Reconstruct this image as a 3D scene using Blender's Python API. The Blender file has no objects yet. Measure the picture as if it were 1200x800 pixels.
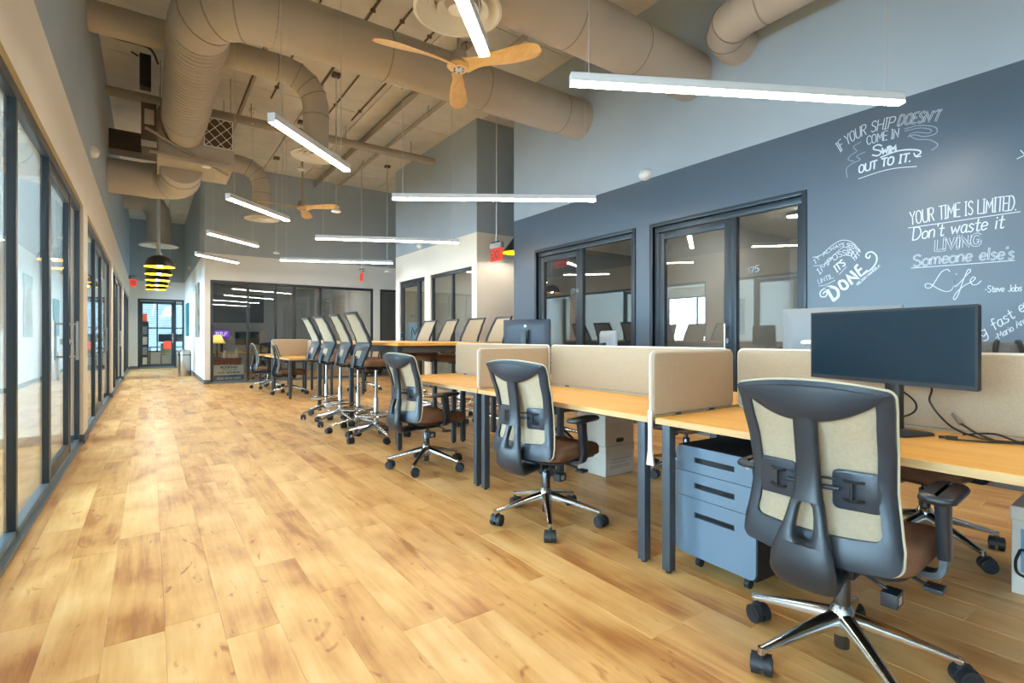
import bpy, bmesh, math, random
from mathutils import Vector, Matrix

PI = math.pi
random.seed(7)
scene = bpy.context.scene
COL = scene.collection

# ---------------------------------------------------------------- camera
CAM_H = 1.13
YAW = math.radians(35.31)
CS, SN = math.cos(YAW), math.sin(YAW)
cam_data = bpy.data.cameras.new('camera')
cam_data.sensor_width = 36.0
cam_data.lens = 18.0
cam_data.shift_y = -5.0 / 1200.0
cam_data.clip_start = 0.05
cam = bpy.data.objects.new('camera', cam_data)
COL.objects.link(cam)
cam.location = (0, 0, CAM_H)
cam.rotation_euler = (PI / 2, 0, -YAW)
scene.camera = cam

# ---------------------------------------------------------------- view, world, light levels
vs = scene.view_settings
vs.view_transform = 'Standard'
vs.look = 'None'
vs.exposure = -0.13
vs.gamma = 1.0
vs.use_curve_mapping = False
LAMP_E = 82.0          # linear pendant diffusers
SKY_E = 50.0            # overcast daylight through the windows
LAMP_COL = (1.0, 0.89, 0.74)
SKY_COL = (0.55, 0.76, 1.0)
w = bpy.data.worlds.new('world')
scene.world = w
w.use_nodes = True
bg = w.node_tree.nodes['Background']
bg.inputs[0].default_value = (*SKY_COL, 1)
bg.inputs[1].default_value = SKY_E


def portal(loc, rot, sx, sy):
    ld = bpy.data.lights.new('daylight_portal', 'AREA')
    ld.shape = 'RECTANGLE'
    ld.size, ld.size_y = sx, sy
    ld.cycles.is_portal = True
    lo = bpy.data.objects.new('daylight_portal', ld)
    COL.objects.link(lo)
    lo.location = loc
    lo.rotation_euler = rot


for _y in (-4.925, -0.15, 4.8, 9.75, 14.7, 19.8):     # outside windows of the offices
    portal((-4.45, _y, 1.6), (0, -math.pi / 2, 0), 1.8, 3.6)
portal((0.8, 26.85, 1.55), (-math.pi / 2, 0, 0), 3.2, 2.1)
cy = scene.cycles
cy.max_bounces = 12
cy.diffuse_bounces = 5
cy.glossy_bounces = 5
cy.transparent_max_bounces = 24
cy.caustics_reflective = False
cy.caustics_refractive = False
cy.sample_clamp_indirect = 6.0


# ---------------------------------------------------------------- helpers
def lin(c):
    return tuple(((x / 255) / 12.92 if x / 255 <= 0.04045 else ((x / 255 + 0.055) / 1.055) ** 2.4) for x in c)


def at(px, py, d):
    """world point seen at pixel (px, py) at depth d along the view axis"""
    r = d * (px - 600) / 600
    return Vector((r * CS + d * SN, d * CS - r * SN, CAM_H - (py - 395) * d / 600))


def wall_pt(px, py, X=5.22):
    k = (px - 600) / 600
    d = X / (k * CS + SN)
    return at(px, py, d)


def new_mat(name):
    m = bpy.data.materials.new(name)
    m.use_nodes = True
    nt = m.node_tree
    b = nt.nodes['Principled BSDF']
    return m, nt, b


def N(nt, t, **kw):
    n = nt.nodes.new(t)
    for k, v in kw.items():
        setattr(n, k, v)
    return n


def mat(name, rgb, rough=0.5, metal=0.0, var=0.0, scale=8.0, bump=0.0, bscale=200.0, spec=None, coat=0.0, stretch=(1, 1, 1)):
    m, nt, b = new_mat(name)
    c = lin(rgb)
    b.inputs['Base Color'].default_value = (*c, 1)
    b.inputs['Roughness'].default_value = rough
    b.inputs['Metallic'].default_value = metal
    if spec is not None:
        b.inputs['Specular IOR Level'].default_value = spec
    if coat:
        b.inputs['Coat Weight'].default_value = coat
    if var > 0 or bump > 0:
        tc = N(nt, 'ShaderNodeTexCoord')
        mp = N(nt, 'ShaderNodeMapping')
        mp.inputs['Scale'].default_value = stretch
        nt.links.new(tc.outputs['Object'], mp.inputs[0])
    if var > 0:
        no = N(nt, 'ShaderNodeTexNoise')
        no.inputs['Scale'].default_value = scale
        no.inputs['Detail'].default_value = 4
        nt.links.new(mp.outputs[0], no.inputs['Vector'])
        rp = N(nt, 'ShaderNodeValToRGB')
        rp.color_ramp.elements[0].position = 0.3
        rp.color_ramp.elements[1].position = 0.7
        rp.color_ramp.elements[0].color = (*[x * (1 - var) for x in c], 1)
        rp.color_ramp.elements[1].color = (*[min(1, x * (1 + var)) for x in c], 1)
        nt.links.new(no.outputs['Fac'], rp.inputs[0])
        nt.links.new(rp.outputs[0], b.inputs['Base Color'])
    if bump > 0:
        n2 = N(nt, 'ShaderNodeTexNoise')
        n2.inputs['Scale'].default_value = bscale
        nt.links.new(mp.outputs[0], n2.inputs['Vector'])
        bp = N(nt, 'ShaderNodeBump')
        bp.inputs['Strength'].default_value = bump
        bp.inputs['Distance'].default_value = 0.002
        nt.links.new(n2.outputs['Fac'], bp.inputs['Height'])
        nt.links.new(bp.outputs[0], b.inputs['Normal'])
    return m


def emit(name, rgb, strength):
    m, nt, b = new_mat(name)
    nt.nodes.remove(b)
    e = N(nt, 'ShaderNodeEmission')
    e.inputs[0].default_value = (*rgb, 1)
    e.inputs[1].default_value = strength
    nt.links.new(e.outputs[0], nt.nodes['Material Output'].inputs[0])
    return m


def glass_mat(name, tint=(0.95, 0.98, 0.97), r0=0.04):
    m, nt, b = new_mat(name)
    nt.nodes.remove(b)
    t = N(nt, 'ShaderNodeBsdfTransparent')
    t.inputs[0].default_value = (*tint, 1)
    g = N(nt, 'ShaderNodeBsdfGlossy')
    g.inputs['Roughness'].default_value = 0.0
    lw_ = N(nt, 'ShaderNodeLayerWeight')
    lw_.inputs['Blend'].default_value = 0.5
    pw = N(nt, 'ShaderNodeMath', operation='POWER')
    nt.links.new(lw_.outputs['Facing'], pw.inputs[0])
    pw.inputs[1].default_value = 5.0
    f = N(nt, 'ShaderNodeMath', operation='MULTIPLY_ADD')
    nt.links.new(pw.outputs[0], f.inputs[0])
    f.inputs[1].default_value = 1.0 - r0
    f.inputs[2].default_value = r0
    mx = N(nt, 'ShaderNodeMixShader')
    nt.links.new(f.outputs[0], mx.inputs[0])
    nt.links.new(t.outputs[0], mx.inputs[1])
    nt.links.new(g.outputs[0], mx.inputs[2])
    nt.links.new(mx.outputs[0], nt.nodes['Material Output'].inputs[0])
    return m


def wood_mat(name, cols, rough=0.32, sx=7.0, sy=0.9, use_attr=True, grain=0.5, along='Y', coat=0.0, blot=0.5, knots=False):
    m, nt, b = new_mat(name)
    L = nt.links.new
    geo = N(nt, 'ShaderNodeNewGeometry')
    src = geo.outputs['Position']
    vec = src
    if use_attr:
        at_ = N(nt, 'ShaderNodeAttribute')
        at_.attribute_name = 'tone'
        sc = N(nt, 'ShaderNodeVectorMath', operation='SCALE')
        cb = N(nt, 'ShaderNodeCombineXYZ')
        for i in range(3):
            L(at_.outputs['Fac'], cb.inputs[i])
        L(cb.outputs[0], sc.inputs[0])
        sc.inputs['Scale'].default_value = 137.0
        ad = N(nt, 'ShaderNodeVectorMath', operation='ADD')
        L(src, ad.inputs[0])
        L(sc.outputs[0], ad.inputs[1])
        vec = ad.outputs[0]
    mp = N(nt, 'ShaderNodeMapping')
    mp.inputs['Scale'].default_value = (sx, sy, sx) if along == 'Y' else (sy, sx, sx)
    L(vec, mp.inputs[0])
    # large cloudy figure
    n1 = N(nt, 'ShaderNodeTexNoise')
    n1.inputs['Scale'].default_value = 1.0
    n1.inputs['Detail'].default_value = 5
    n1.inputs['Roughness'].default_value = 0.55
    n1.inputs['Distortion'].default_value = 1.2
    L(mp.outputs[0], n1.inputs['Vector'])
    # fine grain
    mp2 = N(nt, 'ShaderNodeMapping')
    mp2.inputs['Scale'].default_value = (sx * 9, sy * 3, sx * 9) if along == 'Y' else (sy * 3, sx * 9, sx * 9)
    L(vec, mp2.inputs[0])
    n2 = N(nt, 'ShaderNodeTexNoise')
    n2.inputs['Scale'].default_value = 1.0
    n2.inputs['Detail'].default_value = 6
    n2.inputs['Roughness'].default_value = 0.6
    L(mp2.outputs[0], n2.inputs['Vector'])
    # blotches, rounder
    mp3 = N(nt, 'ShaderNodeMapping')
    mp3.inputs['Scale'].default_value = (3.2, 1.8, 3) if along == 'Y' else (1.8, 3.2, 3)
    L(vec, mp3.inputs[0])
    n3 = N(nt, 'ShaderNodeTexNoise')
    n3.inputs['Scale'].default_value = 1.3
    n3.inputs['Detail'].default_value = 3
    L(mp3.outputs[0], n3.inputs['Vector'])

    def mul(a, k, add=0.0):
        q = N(nt, 'ShaderNodeMath', operation='MULTIPLY_ADD')
        L(a, q.inputs[0])
        q.inputs[1].default_value = k
        q.inputs[2].default_value = add
        return q.outputs[0]

    def plus(a, c):
        q = N(nt, 'ShaderNodeMath', operation='ADD')
        L(a, q.inputs[0])
        L(c, q.inputs[1])
        return q.outputs[0]
    s = plus(mul(n1.outputs['Fac'], 1.0 - blot * 0.5), mul(n2.outputs['Fac'], grain * 0.5, -grain * 0.25))
    s = plus(s, mul(n3.outputs['Fac'], blot, -blot * 0.25))
    if use_attr:
        s = plus(s, mul(at_.outputs['Fac'], 0.15, -0.075))
    if knots:
        mp4 = N(nt, 'ShaderNodeMapping')
        mp4.inputs['Scale'].default_value = (9, 2.6, 9)
        L(vec, mp4.inputs[0])
        n4 = N(nt, 'ShaderNodeTexNoise')
        n4.inputs['Scale'].default_value = 1.0
        n4.inputs['Detail'].default_value = 2
        n4.inputs['Distortion'].default_value = 2.5
        L(mp4.outputs[0], n4.inputs['Vector'])
        th = N(nt, 'ShaderNodeMapRange')
        th.inputs['From Min'].default_value = 0.66
        th.inputs['From Max'].default_value = 0.78
        th.inputs['To Min'].default_value = 0.0
        th.inputs['To Max'].default_value = -0.28
        L(n4.outputs['Fac'], th.inputs['Value'])
        s = plus(s, th.outputs[0])
    rp = N(nt, 'ShaderNodeValToRGB')
    el = rp.color_ramp.elements
    pos = [0.28, 0.42, 0.55, 0.72]
    while len(el) < 4:
        el.new(0.5)
    for e, p, c in zip(el, pos, cols):
        e.position = p
        e.color = (*lin(c), 1)
    L(s, rp.inputs[0])
    L(rp.outputs[0], b.inputs['Base Color'])
    b.inputs['Roughness'].default_value = rough
    if coat:
        b.inputs['Coat Weight'].default_value = coat
        b.inputs['Coat Roughness'].default_value = 0.15
    bp = N(nt, 'ShaderNodeBump')
    bp.inputs['Strength'].default_value = 0.12
    bp.inputs['Distance'].default_value = 0.002
    L(n2.outputs['Fac'], bp.inputs['Height'])
    L(bp.outputs[0], b.inputs['Normal'])
    return m


M = dict(
    floor=wood_mat('floor_maple', [(168, 108, 54), (204, 150, 86), (221, 172, 106), (233, 192, 130)], rough=0.36, sx=5.5, sy=0.8, grain=0.55, blot=0.7, knots=True),
    gap=mat('plank_gap', (110, 70, 38), 0.8),
    desk=wood_mat('desk_laminate', [(218, 158, 72), (228, 170, 82), (233, 177, 89), (238, 186, 98)], rough=0.38, sx=14, sy=1.2, use_attr=False, grain=0.3, blot=0.25),
    desk_edge=wood_mat('desk_edge', [(182, 146, 96), (196, 160, 108), (204, 168, 116), (212, 178, 126)], rough=0.5, sx=30, sy=1.5, use_attr=False, grain=0.5, blot=0.2),
    fan=wood_mat('fan_wood', [(226, 176, 104), (238, 192, 122), (244, 202, 134), (250, 214, 152)], rough=0.35, sx=14, sy=4, use_attr=False, grain=0.5, blot=0.3),
    cream=mat('cream_paint', (238, 230, 216), 0.55, var=0.02, scale=2),
    white=mat('white_paint', (236, 238, 238), 0.55, var=0.02, scale=2),
    grey=mat('upper_grey_paint', (164, 178, 189), 0.6, var=0.03, scale=1.5),
    navy=mat('slate_blue_paint', (82, 97, 111), 0.36, var=0.03, scale=1.2),
    deck=mat('ceiling_deck', (220, 216, 209), 0.85, var=0.07, scale=3, bump=0.4, bscale=60),
    deck_gap=mat('deck_gap', (48, 40, 34), 0.9),
    duct=mat('duct_paint', (188, 180, 169), 0.62, var=0.04, scale=3),
    duct_dark=mat('duct_seam', (150, 139, 126), 0.7),
    steel_grey=mat('conduit_paint', (170, 160, 146), 0.6),
    brown_metal=mat('dark_beam', (96, 84, 72), 0.7),
    alu=mat('storefront_metal', (52, 62, 70), 0.38, metal=0.35),
    alu_light=mat('track_metal', (112, 130, 142), 0.35, metal=0.5),
    baseboard=mat('grey_baseboard', (92, 98, 102), 0.6),
    glass=glass_mat('clear_glass'),
    glass_dark=glass_mat('tinted_glass', (0.8, 0.84, 0.84), 0.17),
    glass_solar=glass_mat('solar_glass', (0.17, 0.185, 0.185), 0.05),  # dark tint added to dim the overbright sky behind the pane
    glass_meet=glass_mat('meeting_glass', (0.84, 0.87, 0.87), 0.08),
    carpet=mat('grey_carpet', (120, 124, 128), 0.95, var=0.1, scale=40),
    plastic=mat('black_plastic', (36, 42, 49), 0.38, bump=0.15, bscale=400),
    frame_grey=mat('chair_frame', (41, 50, 60), 0.38, bump=0.12, bscale=350),
    mesh_cloth=mat('cream_mesh', (176, 160, 135), 0.85, var=0.06, scale=90, bump=0.5, bscale=900),
    piping=mat('tan_piping', (196, 186, 160), 0.7),
    brown_cloth=mat('brown_fabric', (112, 80, 58), 0.92, var=0.14, scale=130, bump=0.6, bscale=700),
    chrome=mat('polished_aluminium', (205, 208, 210), 0.16, metal=1.0),
    chrome_dark=mat('gas_column', (92, 96, 100), 0.25, metal=0.9),
    rubber=mat('caster_rubber', (34, 38, 43), 0.5),
    leg=mat('desk_leg_metal', (70, 78, 86), 0.45, metal=0.3),
    screen_cloth=mat('beige_screen_fabric', (176, 156, 130), 0.95, var=0.07, scale=160, bump=0.5, bscale=600),
    screen_edge=mat('screen_edge', (214, 204, 190), 0.8),
    pedestal=mat('pedestal_blue_grey', (104, 125, 143), 0.42),
    black=mat('black_metal', (22, 24, 27), 0.5),
    slot=mat('handle_slot', (28, 32, 38), 0.5),
    card=mat('corrugated_card', (206, 200, 188), 0.85, var=0.04, scale=10),
    card_ink=mat('card_ink', (120, 128, 136), 0.8),
    card_blue=mat('blue_ink', (112, 146, 176), 0.8),
    lcd=mat('lcd_panel', (12, 36, 50), 0.3, spec=0.25),
    bezel=mat('monitor_bezel', (34, 40, 46), 0.4),
    mon_back=mat('monitor_back', (52, 62, 78), 0.5),
    mon_back_pale=mat('monitor_back_pale', (134, 136, 138), 0.5),
    cable=mat('black_cable', (22, 22, 22), 0.5),
    lamp_body=mat('lamp_body', (222, 226, 228), 0.4),
    lamp_glow=emit('lamp_diffuser', LAMP_COL, LAMP_E),
    wire=mat('hanging_wire', (206, 208, 208), 0.4, metal=0.5),
    white_plastic=mat('white_plastic', (236, 234, 228), 0.45),
    shade_black=mat('shade_black', (30, 28, 26), 0.4),
    yellow=mat('shade_yellow', (252, 196, 0), 0.4),
    chalk=mat('chalk_paint', (206, 215, 223), 0.9),
    chalk_faint=mat('chalk_faint', (150, 164, 180), 0.9),
    red=mat('sign_red', (226, 60, 48), 0.5),
    red_glow=emit('exit_face', lin((255, 84, 66)), 1.1),
    exit_letters=mat('exit_letters', (96, 22, 18), 0.6),
    teal=mat('teal_canvas', (30, 120, 132), 0.7, var=0.3, scale=4),
    art=mat('portrait_canvas', (120, 132, 130), 0.7, var=0.5, scale=5),
    steel=mat('brushed_steel', (196, 198, 198), 0.28, metal=1.0, bump=0.1, bscale=300),
    lampshade=mat('cream_lampshade', (240, 214, 140), 0.8),
    mahogany=mat('red_brown_wood', (142, 66, 44), 0.5, var=0.15, scale=12),
    purple=emit('purple_screen', lin((150, 70, 235)), 1.2),
    sign_pale=mat('sign_pale', (228, 238, 233), 0.6),
    sign_blue=mat('sign_blue', (78, 116, 160), 0.6),
    sign_ink=mat('sign_ink', (60, 74, 84), 0.7),
    sign_white=mat('sign_white', (228, 234, 238), 0.7),
    orange=mat('orange_red_cloth', (236, 84, 50), 0.7),
    blinds=mat('pale_blinds', (214, 232, 240), 0.6),
    olive=mat('olive_cloth', (110, 112, 92), 0.9),
    backpack=mat('charcoal_nylon', (96, 99, 102), 0.7, var=0.2, scale=30),
    pale_blue=mat('pale_poster', (206, 222, 236), 0.6, var=0.1, scale=20),
    filter=mat('filter_brown', (84, 70, 54), 0.9, var=0.2, scale=50),
)


# thin lamp-shade fabric lets the bulb glow through
_m = M['lampshade']
_nt = _m.node_tree
_tr = N(_nt, 'ShaderNodeBsdfTranslucent')
_tr.inputs[0].default_value = (*lin((250, 222, 150)), 1)
_mx = N(_nt, 'ShaderNodeMixShader')
_mx.inputs[0].default_value = 0.6
_nt.links.new(_nt.nodes['Principled BSDF'].outputs[0], _mx.inputs[1])
_nt.links.new(_tr.outputs[0], _mx.inputs[2])
_nt.links.new(_mx.outputs[0], _nt.nodes['Material Output'].inputs[0])


class MB:
    def __init__(self):
        self.v = []
        self.f = []

    def add(self, vs_, fs):
        o = len(self.v)
        self.v += [tuple(p) for p in vs_]
        self.f += [tuple(i + o for i in f) for f in fs]
        return self

    def box(self, x0, x1, y0, y1, z0, z1, m=None):
        p = [Vector(q) for q in ((x0, y0, z0), (x1, y0, z0), (x1, y1, z0), (x0, y1, z0), (x0, y0, z1), (x1, y0, z1), (x1, y1, z1), (x0, y1, z1))]
        if m is not None:
            p = [m @ q for q in p]
        return self.add(p, [(0, 3, 2, 1), (4, 5, 6, 7), (0, 1, 5, 4), (1, 2, 6, 5), (2, 3, 7, 6), (3, 0, 4, 7)])

    def loft(self, rings, cap=True, closed=False):
        n = len(rings[0])
        vs_ = [p for r in rings for p in r]
        fs = []
        R = len(rings)
        for i in range(R if closed else R - 1):
            a, b = i * n, ((i + 1) % R) * n
            for j in range(n):
                k = (j + 1) % n
                fs.append((a + j, a + k, b + k, b + j))
        if cap and not closed:
            fs.append(tuple(reversed(range(n))))
            fs.append(tuple((R - 1) * n + j for j in range(n)))
        return self.add(vs_, fs)

    def tube(self, pts, r, n=8, closed=False, cap=True):
        pts = [Vector(p) for p in pts]
        m = len(pts)
        rs = r if isinstance(r, (list, tuple)) else [r] * m
        rings = []
        up = None
        for i, p in enumerate(pts):
            if closed:
                t = pts[(i + 1) % m] - pts[i - 1]
            else:
                t = pts[min(i + 1, m - 1)] - pts[max(i - 1, 0)]
            t.normalize()
            if up is None:
                up = Vector((0, 0, 1)) if abs(t.z) < 0.9 else Vector((1, 0, 0))
            side = t.cross(up)
            if side.length < 1e-5:
                side = t.cross(Vector((0, 1, 0.3)))
            side.normalize()
            up = side.cross(t).normalized()
            rings.append([p + (side * math.cos(a) + up * math.sin(a)) * rs[i] for a in [2 * PI * j / n for j in range(n)]])
        return self.loft(rings, cap, closed)

    def cyl(self, p0, p1, r0, r1=None, n=12):
        return self.tube([p0, p1], [r0, r0 if r1 is None else r1], n)

    def lathe(self, prof, c=(0, 0, 0), n=24, cap=True):
        c = Vector(c)
        rings = [[c + Vector((r * math.cos(2 * PI * j / n), r * math.sin(2 * PI * j / n), z)) for j in range(n)] for r, z in prof]
        return self.loft(rings, cap)

    def ring(self, c, R, r, n=28, m=8):
        c = Vector(c)
        return self.tube([c + Vector((R * math.cos(2 * PI * j / n), R * math.sin(2 * PI * j / n), 0)) for j in range(n)], r, m, closed=True)

    def ball(self, c, r, n=12, m=8, s=(1, 1, 1)):
        c = Vector(c)
        rings = []
        for i in range(1, m):
            a = PI * i / m
            rings.append([c + Vector((r * s[0] * math.sin(a) * math.cos(2 * PI * j / n), r * s[1] * math.sin(a) * math.sin(2 * PI * j / n), -r * s[2] * math.cos(a))) for j in range(n)])
        return self.loft(rings)

    def strip(self, pts, width, nrm, off=0.0):
        """flat ribbon through 3-D points lying in a plane with normal nrm"""
        pts = [Vector(p) for p in pts]
        nrm = Vector(nrm)
        m = len(pts)
        if m < 2:
            return self
        vs_, fs = [], []
        for i, p in enumerate(pts):
            t = (pts[min(i + 1, m - 1)] - pts[max(i - 1, 0)])
            if t.length < 1e-9:
                t = Vector((0, 0, 1))
            t.normalize()
            s = nrm.cross(t).normalized() * (width / 2)
            e = Vector((0, 0, 0))
            if i == 0:
                e = -t * width * 0.3
            if i == m - 1:
                e = t * width * 0.3
            vs_ += [p + s + e + nrm * off, p - s + e + nrm * off]
        for i in range(m - 1):
            fs.append((2 * i, 2 * i + 1, 2 * i + 3, 2 * i + 2))
        return self.add(vs_, fs)

    def mesh(self, name, material, bev=0.0, seg=2, ang=32, smooth=True):
        me = bpy.data.meshes.new(name)
        me.from_pydata(self.v, [], self.f)
        bm = bmesh.new()
        bm.from_mesh(me)
        bmesh.ops.recalc_face_normals(bm, faces=bm.faces[:])
        if bev > 0:
            es = [e for e in bm.edges if len(e.link_faces) == 2 and e.calc_face_angle(0) > math.radians(30)]
            if es:
                bmesh.ops.bevel(bm, geom=es, offset=bev, offset_type='OFFSET', segments=seg, profile=0.6, affect='EDGES', clamp_overlap=True)
        bm.to_mesh(me)
        bm.free()
        if smooth:
            me.shade_smooth()
            me.set_sharp_from_angle(angle=math.radians(ang))
        me.materials.append(material if not isinstance(material, str) else M[material])
        return me

    def build(self, name, material, parent=None, **kw):
        me = self.mesh(name, material, **kw)
        return link(name, me, parent)


def link(name, me, parent=None, loc=None, rot=None):
    o = bpy.data.objects.new(name, me)
    COL.objects.link(o)
    if parent is not None:
        o.parent = parent
    if loc is not None:
        o.location = loc
    if rot is not None:
        o.rotation_euler = rot
    return o


def B(*a):
    return MB().box(*a)


def tag(o, label=None, cat=None, group=None, kind=None):
    if label:
        o['label'] = label
    if cat:
        o['category'] = cat
    if group:
        o['group'] = group
    if kind:
        o['kind'] = kind
    return o


def thing(name, label, cat, loc=(0, 0, 0), rz=0.0, group=None, kind=None):
    o = link(name, None, None, loc, (0, 0, rz))
    o.empty_display_size = 0.1
    return tag(o, label, cat, group, kind)


def struct(o, label=None):
    o['kind'] = 'structure'
    if label:
        o['label'] = label
    return o


def children_of(o):
    return [c for c in bpy.data.objects if c.parent == o]


KIDS = {}


def index_kids():
    KIDS.clear()
    for c in bpy.data.objects:
        if c.parent is not None:
            KIDS.setdefault(c.parent.name, []).append(c)


def copy_tree(o, parent=None):
    c = o.copy()
    COL.objects.link(c)
    if parent is not None:
        c.parent = parent
    for ch in KIDS.get(o.name, []):
        copy_tree(ch, c)
    return c


def catmull(pts, n=8, closed=False):
    P = [Vector(p) for p in pts]
    m = len(P)
    if m < 3:
        return P
    out = []
    rng = range(m if closed else m - 1)
    for i in rng:
        p0 = P[(i - 1) % m] if closed or i > 0 else P[0] * 2 - P[1]
        p1, p2 = P[i], P[(i + 1) % m]
        p3 = P[(i + 2) % m] if closed or i + 2 < m else P[-1] * 2 - P[-2]
        for k in range(n):
            t = k / n
            out.append(0.5 * ((2 * p1) + (p2 - p0) * t + (2 * p0 - 5 * p1 + 4 * p2 - p3) * t * t + (3 * p1 - p0 - 3 * p2 + p3) * t ** 3))
    if not closed:
        out.append(P[-1])
    return out


def interp(tab, x):
    if x <= tab[0][0]:
        return tab[0][1]
    for (a, va), (b, vb) in zip(tab, tab[1:]):
        if x <= b:
            t = (x - a) / (b - a)
            t = t * t * (3 - 2 * t) * 0.5 + t * 0.5
            return va + (vb - va) * t
    return tab[-1][1]


def rrect(x0, x1, y0, y1, r, n=5):
    pts = []
    for cx, cyy, a0 in ((x1 - r, y1 - r, 0), (x0 + r, y1 - r, 90), (x0 + r, y0 + r, 180), (x1 - r, y0 + r, 270)):
        for k in range(n + 1):
            a = math.radians(a0 + 90 * k / n)
            pts.append((cx + r * math.cos(a), cyy + r * math.sin(a)))
    return pts


# ================================================================ STRUCTURE
CEIL = 5.35
WX = 5.22            # slate wall plane
LX = -0.57           # storefront wall plane
GY = 14.3            # glazed meeting room wall
EY = 22.7            # corridor end wall
YB = -7.2            # wall behind the photographer

# ---------------------------------------------------------------- floor and planks
floor = struct(B(-4.6, 9.2, YB - 0.2, 27.2, -0.12, -0.006).build('floor', 'gap'))
PW, PL = 0.186, 1.22
planks = []
ix = 0
x = -4.6
while x < 9.1:
    y = YB - random.random() * PL
    while y < 27.0:
        cxp, cyp = x + PW / 2, y + PL / 2
        d = cxp * SN + cyp * CS
        size = 0.0
        if d > 0.9 and cxp > LX - 0.05:
            r = cxp * CS - cyp * SN
            if abs(r / d) < 1.15:
                size = 1.0 / (d ** 3)
                if CAM_H * 600 / d > 470:
                    size *= 0.3
                if cxp > 2.6:
                    size *= 0.35
        elif d > 0.3 and cxp > LX - 0.05 and abs((cxp * CS - cyp * SN) / d) < 1.5:
            size = 0.02
        planks.append((size, x, y))
        y += PL
    x += PW
planks.sort(reverse=True)


def add_plank(mb, tones, x0, y0):
    x1, y1 = x0 + PW, y0 + PL
    b = 0.0016
    dz = -0.0012
    z = random.uniform(-0.0003, 0.0003)
    o = len(mb.v)
    mb.v += [(x0 + 0.0002, y0 + 0.0002, dz - 0.004), (x1 - 0.0002, y0 + 0.0002, dz - 0.004), (x1 - 0.0002, y1 - 0.0002, dz - 0.004), (x0 + 0.0002, y1 - 0.0002, dz - 0.004),
             (x0 + 0.0002, y0 + 0.0002, dz), (x1 - 0.0002, y0 + 0.0002, dz), (x1 - 0.0002, y1 - 0.0002, dz), (x0 + 0.0002, y1 - 0.0002, dz),
             (x0 + b, y0 + b, z), (x1 - b, y0 + b, z), (x1 - b, y1 - b, z), (x0 + b, y1 - b, z)]
    fs = [(8, 9, 10, 11)]
    for i in range(4):
        j = (i + 1) % 4
        fs += [(4 + i, 4 + j, 8 + j, 8 + i), (i, j, 4 + j, 4 + i)]
    mb.f += [tuple(o + i for i in f) for f in fs]
    t = random.random()
    tones += [t] * 12


def plank_mesh(mb, tones):
    me = mb.mesh('plank', 'floor', smooth=False)
    a = me.attributes.new('tone', 'FLOAT', 'POINT')
    a.data.foreach_set('value', tones)
    return me


for s, px_, py_ in planks[:300]:
    mb, tn = MB(), []
    add_plank(mb, tn, px_, py_)
    link('plank', plank_mesh(mb, tn), floor)
mb, tn = MB(), []
for s, px_, py_ in planks[300:]:
    add_plank(mb, tn, px_, py_)
tag(link('distant_planks', plank_mesh(mb, tn), floor), kind='stuff')

# ---------------------------------------------------------------- ceiling and deck panels
ceiling = struct(B(-0.75, 9.2, YB - 0.2, EY + 0.2, CEIL + 0.03, CEIL + 0.2).build('ceiling', 'deck_gap'))
pw_, pl_ = 0.98, 1.86
vis, far = [], MB()
i = 0
xx = -0.6
while xx < 9.0:
    yy = YB
    while yy < EY:
        if xx < 5.6 and 2.0 < yy < EY and not (xx > 1.3 and yy > 14.4):
            a = 0.009
            vis.append((xx + a, xx + pw_ - a, yy + a, min(yy + pl_, EY + 0.1) - a))
        else:
            far.box(xx + 0.01, xx + pw_ - 0.01, yy + 0.01, yy + pl_ - 0.01, CEIL, CEIL + 0.031)
        yy += pl_
    xx += pw_
for q in vis:
    dz = random.uniform(0, 0.004)
    B(q[0], q[1], q[2], q[3], CEIL + dz, CEIL + 0.031).build('deck_panel', 'deck', ceiling, bev=0.003, seg=1, smooth=False)
tag(far.build('distant_deck_panels', 'deck', ceiling, smooth=False), kind='stuff')

# ---------------------------------------------------------------- walls
OPEN = 2.52
BAND = 3.16
units = [(-7.0, -2.85), (-2.4, 2.1), (2.55, 7.05), (7.5, 12.0), (12.45, 16.95), (17.4, 22.2)]
wl = MB().box(LX - 0.14, LX, YB, EY, OPEN, BAND)
prev = YB
for a, b_ in units + [(EY, EY)]:
    if a - prev > 0.02:
        wl.box(LX - 0.14, LX, prev, a, 0, OPEN)
    prev = b_
wall_left = struct(wl.build('wall_left', 'cream'))
B(LX - 0.14, LX, YB, EY, BAND, CEIL).build('upper_wall', 'grey', wall_left)
bb = MB()
prev = YB
for a, b_ in units + [(EY, EY)]:
    if a - prev > 0.02:
        bb.box(LX - 0.142, LX + 0.012, prev - 0.005, a + 0.005, 0, 0.1)
    prev = b_
struct(bb.build('baseboard_left', 'baseboard', bev=0.003))

# slate wall on the desk side, with two glazed openings
W1 = (4.60, 6.66)
W2 = (2.45, 4.27)
END = 7.31
wr = MB()
prev = YB
for a, b_ in (W2, W1, (END, END)):
    wr.box(WX, WX + 0.14, prev, a, 0, OPEN)
    prev = b_
wr.box(WX, WX + 0.14, YB, END, OPEN, BAND)
wr.box(WX + 0.14, 9.0, END - 0.14, END, 0, BAND)
wall_right = struct(wr.build('wall_right', 'navy'))
B(WX, WX + 0.14, YB, END, BAND, CEIL).box(WX + 0.14, 9.0, END - 0.14, END, BAND, CEIL).build('upper_wall', 'grey', wall_right)
struct(B(WX - 0.012, WX + 0.1, YB, W2[0], 0, 0.1).box(WX - 0.012, WX + 0.1, W2[1], W1[0], 0, 0.1).box(WX - 0.012, WX + 0.1, W1[1], END + 0.012, 0, 0.1).build('baseboard_right', 'baseboard', bev=0.003))

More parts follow.
